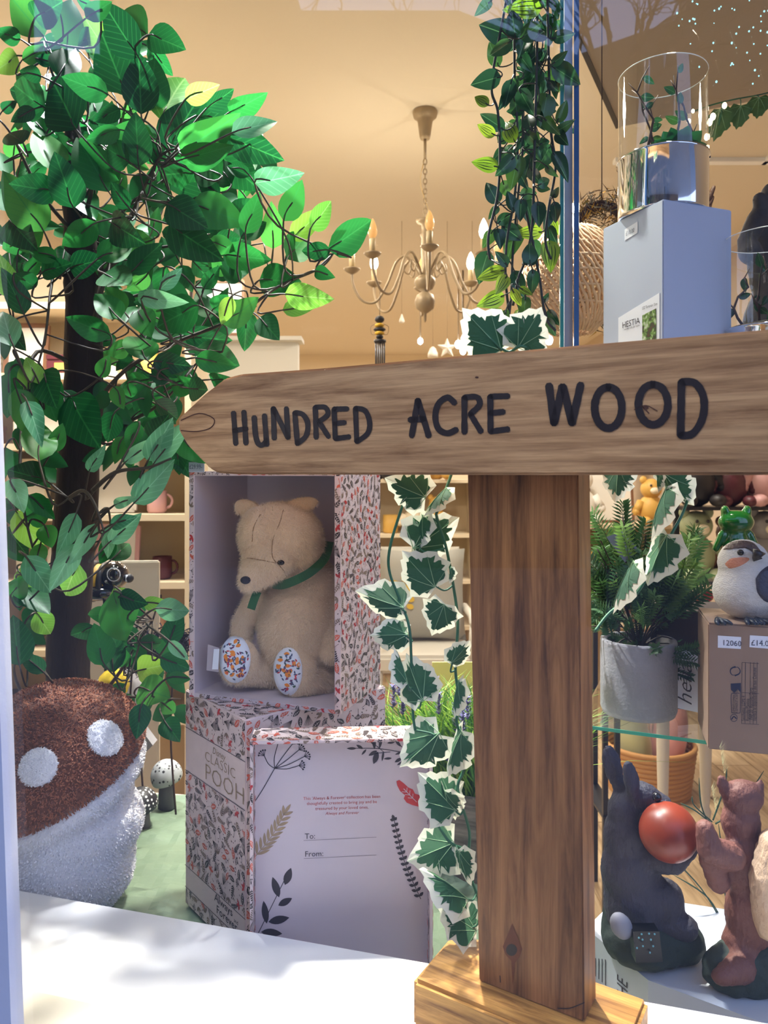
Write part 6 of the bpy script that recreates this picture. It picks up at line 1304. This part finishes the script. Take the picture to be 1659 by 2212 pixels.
# ================= shop interior =================
m_shw = M('shelf_cream', srgb(226, 210, 180), .6); m_shb = M('shelf_back_board', srgb(204, 184, 150), .8)
COLS = [('cream', (232, 218, 190)), ('white', (240, 236, 226)), ('burgundy', (88, 34, 44)), ('navy', (34, 40, 62)), ('peach', (226, 178, 140)), ('golden', (216, 170, 84)), ('brown', (122, 84, 58)), ('pink', (216, 168, 168)), ('sage', (160, 170, 134)), ('grey', (140, 136, 134)), ('red', (170, 50, 44)), ('black', (40, 36, 36))]
CM = {n: M(n+'_ware', srgb(*c), .5) for n, c in COLS}
rg = random.Random(77)
def ware(kind, x, y, z, cn_, label, group, s=1.0):
    t = thing({'box': 'gift_carton', 'jar': 'candle_jar', 'bottle': 'glass_bottle', 'frame': 'photo_frame', 'mug': 'mug', 'book': 'book', 'toy': 'plush_toy'}[kind], (x, y, z), label, {'box': 'box', 'jar': 'jar', 'bottle': 'bottle', 'frame': 'frame', 'mug': 'mug', 'book': 'book', 'toy': 'plush toy'}[kind], group)
    m = CM[cn_]
    if kind == 'box':
        w, h, dp = rg.uniform(.05, .075)*s, rg.uniform(.05, .085)*s, .045*s; b = MB(); b.box((x, y, z+h*.5*.72), (w, dp, h*.36), bev=.003); b.build('carton', m, t); b = MB(); b.box((x, y, z+h*.86), (w*1.03, dp*1.03, h*.13), bev=.003); b.build('lid', m, t)
        b = MB(); b.box((x, y-dp*1.0-.001, z+h*.38), (w*.45, .001, h*.2)); b.build('label', CM['golden' if cn_ in ('burgundy', 'navy', 'black') else 'grey'], t)
    elif kind == 'jar':
        r = rg.uniform(.03, .042)*s; b = MB(); b.lathe([(r*.9, 0), (r, .006), (r, .075*s), (r*.85, .082*s)], (x, y, z), 18); b.build('jar_body', m, t); b = MB(); b.lathe([(r*.9, .082*s), (r*.92, .098*s), (r*.3, .100*s), (r*.25, .112*s)], (x, y, z), 18); b.build('lid', CM['golden'], t)
    elif kind == 'bottle':
        r = .026*s; b = MB(); b.lathe([(r, 0), (r, .10*s), (r*.4, .13*s), (r*.36, .17*s)], (x, y, z), 16); b.build('bottle_body', m, t); b = MB(); b.lathe([(r*.45, .17*s), (r*.45, .188*s)], (x, y, z), 12); b.build('cap', CM['black'], t)
    elif kind == 'mug':
        r = .036*s; b = MB(); b.lathe([(r*.8, 0), (r, .01), (r, .085*s), (r*.92, .085*s), (r*.9, .01)], (x, y, z), 18); b.build('cup', m, t); b = MB(); b.tube([V3((x+r+.022*math.sin(a), y, z+.045*s+.025*math.cos(a))) for a in [math.pi*i/8 for i in range(9)]], .005, 6); b.build('handle', m, t)
    elif kind == 'frame':
        w, h = .075*s, .095*s; R = Matrix.Rotation(-.15, 3, 'X'); b = MB()
        for (ox, oz, hx, hz) in ((0, 0, w, .008), (0, 2*h, w, .008), (-w, h, .008, h), (w, h, .008, h)): b.box(V3((x, y, z+.01))+R@V3((ox, 0, oz)), (hx, .006, hz), R)
        b.build('frame_moulding', m, t); b = MB(); b.box(V3((x, y+.003, z+.01))+R@V3((0, 0, h)), (w, .002, h), R); b.build('picture', CM['white'], t)
    elif kind == 'book':
        b = MB(); b.box((x, y, z+.10*s), (.016*s, .07*s, .10*s)); b.build('cover', m, t); b = MB(); b.box((x, y-.071*s, z+.13*s), (.008*s, .001, .04*s)); b.build('spine_label', CM['golden'], t)
    elif kind == 'toy':
        b = MB(); b.ell((x, y, z+.055*s), (.05*s, .045*s, .058*s)); b.build('body', m, t); b = MB(); b.ell((x, y-.01, z+.135*s), (.04*s, .038*s, .038*s)); b.build('head', m, t)
        for q in (-1, 1): b = MB(); b.ell((x+q*.03*s, y-.01, z+.168*s), (.014*s, .01*s, .015*s)); b.build('ear', m, t)
        for q in (-1, 1): b = MB(); b.tube([V3((x+q*.04*s, y-.015, z+.085*s)), V3((x+q*.062*s, y-.03, z+.05*s))], [.016*s, .014*s], 8); b.ell((x+q*.062*s, y-.03, z+.048*s), (.015*s,)*3, None, 10, 6); b.build('arm', m, t); b = MB(); b.ell((x+q*.035*s, y-.05*s, z+.016*s), (.019*s, .026*s, .016*s)); b.build('leg', m, t)
        b = MB(); b.ell((x, y-.045*s, z+.128*s), (.017*s, .014*s, .013*s)); b.build('muzzle', CM['cream' if cn_ != 'cream' else 'brown'], t)
        for q in (-1, 1): b = MB(); b.ell((x+q*.014*s, y-.044*s, z+.148*s), (.0045*s,)*3, None, 8, 6); b.build('eye', CM['black' if cn_ != 'black' else 'white'], t)
    return t
def shelf_unit(x0, x1, y, dp, levels, name_lab, place, kinds, cols, s=1.0, cap=None):
    cap = cap or levels[-1]+.25; u = thing('shelving_unit', ((x0+x1)/2, y, 0), name_lab, 'shelves')
    for x in (x0, x1): b = MB(); b.box((x, y, cap/2), (.012, dp/2, cap/2)); b.build('side_panel', m_shw, u)
    b = MB(); b.box(((x0+x1)/2, y+dp/2-.006, cap/2), ((x1-x0)/2, .006, cap/2)); b.build('back_panel', m_shb, u)
    b = MB(); b.box(((x0+x1)/2, y, cap), ((x1-x0)/2, dp/2, .012)); b.build('top_board', m_shw, u)
    ords = ['first', 'second', 'third', 'fourth', 'fifth', 'sixth', 'seventh', 'eighth', 'ninth', 'tenth']
    for li, z in enumerate(levels):
        b = MB(); b.box(((x0+x1)/2, y-.005, z), ((x1-x0)/2-.012, dp/2-.008, .012)); b.build('shelf_board', m_shw, u)
        x = x0+.09*s; n = 0
        while x < x1-.07*s and n < 10:
            kd = rg.choice(kinds); cn_ = rg.choice(cols)
            nm = {'box': 'gift carton', 'jar': 'candle jar', 'bottle': 'bottle', 'frame': 'photo frame', 'mug': 'mug', 'book': 'book', 'toy': 'plush toy'}[kd]
            ware(kd, x, y-dp*.12, z+.0125, cn_, '%s %s, %s from left, %s shelf from the floor %s' % (cn_, nm, ords[n], ords[li], place), 'shop goods '+place, s)
            x += (.155 if kd in ('box', 'frame') else .10)*s+rg.uniform(0, .02); n += 1
shelf_unit(-1.62, -.72, 2.85, .26, [.55, .80, 1.05, 1.30, 1.56, 1.82], 'cream shelving unit stacked with gifts behind the tree', 'behind the tree', ['box', 'box', 'jar', 'frame', 'mug', 'bottle'], ['cream', 'white', 'cream', 'burgundy', 'navy', 'peach', 'golden', 'brown', 'white', 'pink'], cap=2.08)
light('AREA', 'shelf_lamp_light', (-1.1, 2.55, 2.25), 16, WARM, .5, (-1.15, 2.9, 1.2))
shelf_unit(-.42, .62, 5.3, .34, [.40, .72, 1.04], 'cream dresser with golden gifts behind the armchair', 'of the dresser', ['box', 'jar', 'toy', 'mug'], ['golden', 'brown', 'black', 'cream', 'golden', 'burgundy', 'white'], 1.5, cap=1.42)
shelf_unit(1.0, 1.75, 4.6, .3, [.55, .85], 'cream cabinet with bric-a-brac at the right of the room', 'of the right cabinet', ['box', 'book', 'jar', 'toy'], ['brown', 'cream', 'white', 'peach', 'brown', 'grey'], 1.3, cap=1.15)
# goods on top of the units
for (kd, x, y, z, cn_, lab, s) in (('frame', -1.30, 4.5, 2.305, 'black', 'black framed print leaning on top of the middle wall by the sign tip', 1.6), ('frame', -1.0, 4.5, 2.305, 'brown', 'brown framed picture leaning on the middle wall behind the leaves', 1.8),
                                   ('toy', .36, 5.2, 1.432, 'golden', 'yellow bee plush sitting on the dresser, beside the wooden post', 2.1), ('toy', -.05, 5.2, 1.432, 'black', 'black plush animal on the dresser, left of the ivy', 2.0), ('box', .10, 5.25, 1.432, 'cream', 'cream gift carton on top of the dresser behind the ivy', 1.6),
                                   ('toy', 1.20, 4.55, 1.162, 'white', 'white furry plush on the cabinet behind the pot plant', 2.0), ('toy', 1.62, 4.5, 1.162, 'golden', 'golden giraffe coloured plush on the cabinet left of the frog', 1.6), ('frame', 1.42, 4.62, 1.162, 'brown', 'brown wooden frame on the right cabinet', 1.8)):
    ware(kd, x, y, z, cn_, lab, None if kd != 'x' else '', s)
# cupboard doors, toy rack at the right
cb = thing('panelled_cupboard', (1.55, 6.2, 0), 'tall cream panelled cupboard at the back right of the shop', 'cupboard')
b = MB(); b.box((1.55, 6.3, .95), (.45, .2, .95)); b.build('carcass', m_shw, cb)
for q in (-1, 1):
    b = MB(); b.box((1.55+q*.22, 6.09, .95), (.205, .012, .9)); dr_ = b.build('door', m_cream, cb); b = MB(); b.box((1.55+q*.22, 6.074, 1.25), (.15, .006, .45)); b.box((1.55+q*.22, 6.074, .4), (.15, .006, .28)); b.build('door_panel', m_shw, dr_, kind='stuff'); b = MB(); b.ell((1.55+q*.04, 6.05, .95), (.012,)*3); b.build('knob', CM['brown'], dr_)
tr_ = thing('toy_rack', (1.75, 3.6, 0), 'dark rack crowded with soft toys behind the frog figurine', 'rack')
for x in (1.42, 2.1): b = MB(); b.box((x, 3.6, .8), (.012, .012, .8)); b.build('upright', m_black, tr_)
for z in (.55, .95, 1.3): b = MB(); b.box((1.76, 3.6, z), (.34, .12, .008)); b.build('tray', m_black, tr_)
k = 0; nm_ = ['red', 'black', 'white', 'pink', 'sage', 'brown', 'grey', 'red', 'black', 'burgundy', 'pink', 'white']; od = ['first', 'second', 'third', 'fourth']
for zi, z in enumerate((.559, .959, 1.309)):
    for j in range(4): ware('toy', 1.50+j*.165, 3.57, z, nm_[k], '%s soft toy, %s from the left on the %s tray of the dark rack' % (nm_[k], od[j], ['lowest', 'middle', 'top'][zi]), 'soft toys on the dark rack', 1.65 if k % 2 else 1.9); k += 1
# armchair with bee cushion
m_pw = M('chalk_white_wood', srgb(216, 212, 200), .6); ac = thing('armchair', (.24, 4.3, 0), 'white wooden armchair with a grey bee cushion seen behind the ivy', 'chair')
cx, cy = .22, 4.3
b = MB(); b.box((cx, cy, .42), (.27, .25, .05), bev=.02); b.build('seat', m_pw, ac); b = MB(); b.box((cx, cy+.24, .72), (.26, .03, .30), bev=.02); b.build('backrest', m_pw, ac)
for sx_ in (-1, 1):
    b = MB(); b.tube([V3((cx+sx_*.27, cy+.22, .66)), V3((cx+sx_*.28, cy-.1, .66)), V3((cx+sx_*.27, cy-.24, .64))], .022, 8); b.build('armrest', m_pw, ac)
    for sy_ in (-1, 1): b = MB(); b.tube([V3((cx+sx_*.25, cy+sy_*.22, .40)), V3((cx+sx_*.25, cy+sy_*.22, .2)), V3((cx+sx_*.25, cy+sy_*.22, 0))], [.026, .02, .016], 8); b.build('leg', m_pw, ac)
    b = MB(); b.tube([V3((cx+sx_*.27, cy-.22, .64)), V3((cx+sx_*.26, cy-.22, .45))], .018, 8); b.build('arm_post', m_pw, ac)
cu = thing('bee_cushion', (cx, cy+.14, .475), 'grey linen cushion printed with a golden bee on the white armchair', 'cushion')
m_lin = M('grey_linen', srgb(160, 158, 148), .9, bump=.6, bscale=120)
b = MB(); n = 14; vs = []
for s in (-1, 1):
    for j in range(n+1):
        for i in range(n+1):
            u, v = i/n*2-1, j/n*2-1; th = .085*((1-u**4)*(1-v**4))**.6; vs.append(V3((cx+u*.27*(1-.06*(1-v*v)), cy+.12+s*th+.10*(v+1)*.4, .745+v*.27*(1-.06*(1-u*u)))))
b.add(vs, [(s*(n+1)**2+j*(n+1)+i, s*(n+1)**2+j*(n+1)+i+1, s*(n+1)**2+(j+1)*(n+1)+i+1, s*(n+1)**2+(j+1)*(n+1)+i) for s in (0, 1) for j in range(n) for i in range(n)], 0, True); b.build('cover', m_lin, cu)
ct_ = BVHTree.FromPolygons([tuple(v) for v in b.v], b.f)
m_gp = M('golden_print', srgb(206, 170, 50), .7)
b = MB(); bf = lambda x, y: (lambda h: (h[0]+V3((0, -.006, 0))) if h[0] is not None else P(x, y, 4.2))(hit(ct_, x, y))
for (x, y, rx, ry, a) in ((880, 1250, 14, 10, .3), (880, 1272, 16, 9, .3), (882, 1292, 14, 8, .3), (886, 1310, 8, 6, .3)): disc2(b, x, y, rx, ry, bf, 0, 14, a)
for (x, y, a) in ((868, 1262, 2.7), (868, 1262, 3.3), (898, 1258, .4), (898, 1258, -.2)): leaf2(b, x, y, a, 36, 13, bf, 0, 6)
b.build('bee_print', m_gp, cu, kind='stuff')
# basket with cushions
bk = thing('wicker_basket', (1.21, 3.4, 0), 'round woven basket on the floor holding pale green and pink cushions', 'basket')
m_bk = M('tan_woven_rope', srgb(196, 146, 86), .7, bump=.8, bscale=80)
b_c = P(1405, 1640, 3.4); bx_, by_ = b_c.x, 3.42
for j in range(11): b = MB(); r = .17+.028*j/10; b.tube([V3((bx_+r*math.cos(6.2832*i/28), by_+r*math.sin(6.2832*i/28), .012+.021*j)) for i in range(29)], .0125, 6); b.build('rope_coil', m_bk, bk)
b = MB(); b.lathe([(.01, .004), (.16, .005)], (bx_, by_, 0), 20); b.build('bottom', m_bk, bk)
for (dx, lab, c) in ((-.075, 'pale green velvet cushion standing in the woven basket', (196, 200, 150)), (.085, 'dusty pink cushion standing in the woven basket', (226, 160, 150))):
    t = thing('cushion', (bx_+dx, by_, .02), lab, 'cushion'); b = MB(); b.ell((bx_+dx, by_, .24), (.075, .12, .215), Matrix.Rotation(dx*2.2, 3, 'Y'), 24, 16); b.build('cover', M('velvet_'+('green' if dx < 0 else 'pink'), srgb(*c), .8, sheen=.4), t)
    b = MB(); b.tube([V3((bx_+dx+(.005+.0755*math.cos(a)), by_, .24+.216*math.sin(a))) for a in [6.2832*i/28 for i in range(29)]], .003, 5); b.build('piping', CM['cream'], t)
# white table with turned legs, slim black stand
tb = thing('white_table', (1.25, 3.0, 0), 'white painted table with fluted turned legs behind the rabbit figurine', 'table')
prof = [(.016, 0), (.020, .02), (.012, .06), (.018, .09), (.022, .12), (.014, .14), (.020, .20), (.024, .40), (.024, .62), (.016, .64), (.026, .66), (.026, .74)]
for (px, d) in ((1432, 2.9), (1524, 2.95)): 
    x = (px-HX)/F*d; b = MB(); b.lathe(prof, (x, d, 0), 16); b.build('leg', m_pw, tb)
for x, y in ((1.10, 3.35), (1.50, 3.35)): b = MB(); b.lathe(prof, (x+.35, y, 0), 16); b.build('leg', m_pw, tb)
b = MB(); b.prism([V3((1.04, 2.82, .74)), V3((1.9, 2.82, .74)), V3((1.95, 3.42, .74)), V3((1.40, 3.42, .74))], (0, 0, .03)); b.build('tabletop', m_pw, tb)
sd = thing('slim_metal_stand', (.80, 2.4, 0), 'slim black metal plant stand behind the concrete pot', 'stand')
for px in (1307, 1333):
    for dy in (0, .25): x = (px-HX)/F*2.4; b = MB(); b.box((x, 2.4+dy, .56), (.008, .008, .56)); b.build('leg', m_black, sd)
b = MB(); b.box(((1320-HX)/F*2.4, 2.525, 1.125), (.05, .15, .006)); b.build('top_plate', m_black, sd)
b = MB(); b.box(((1320-HX)/F*2.4, 2.525, .35), (.03, .14, .004)); b.build('low_plate', m_black, sd)
# white board leaning near the trunk
b = MB(); b.box((-.80, 2.2, .60), (.13, .012, .60), rotz(.1), bev=.004); b.build('leaning_panel', m_pw, at=(-.80, 2.2, 0), label='plain cream panel standing on the floor behind the bee ornament', cat='panel')
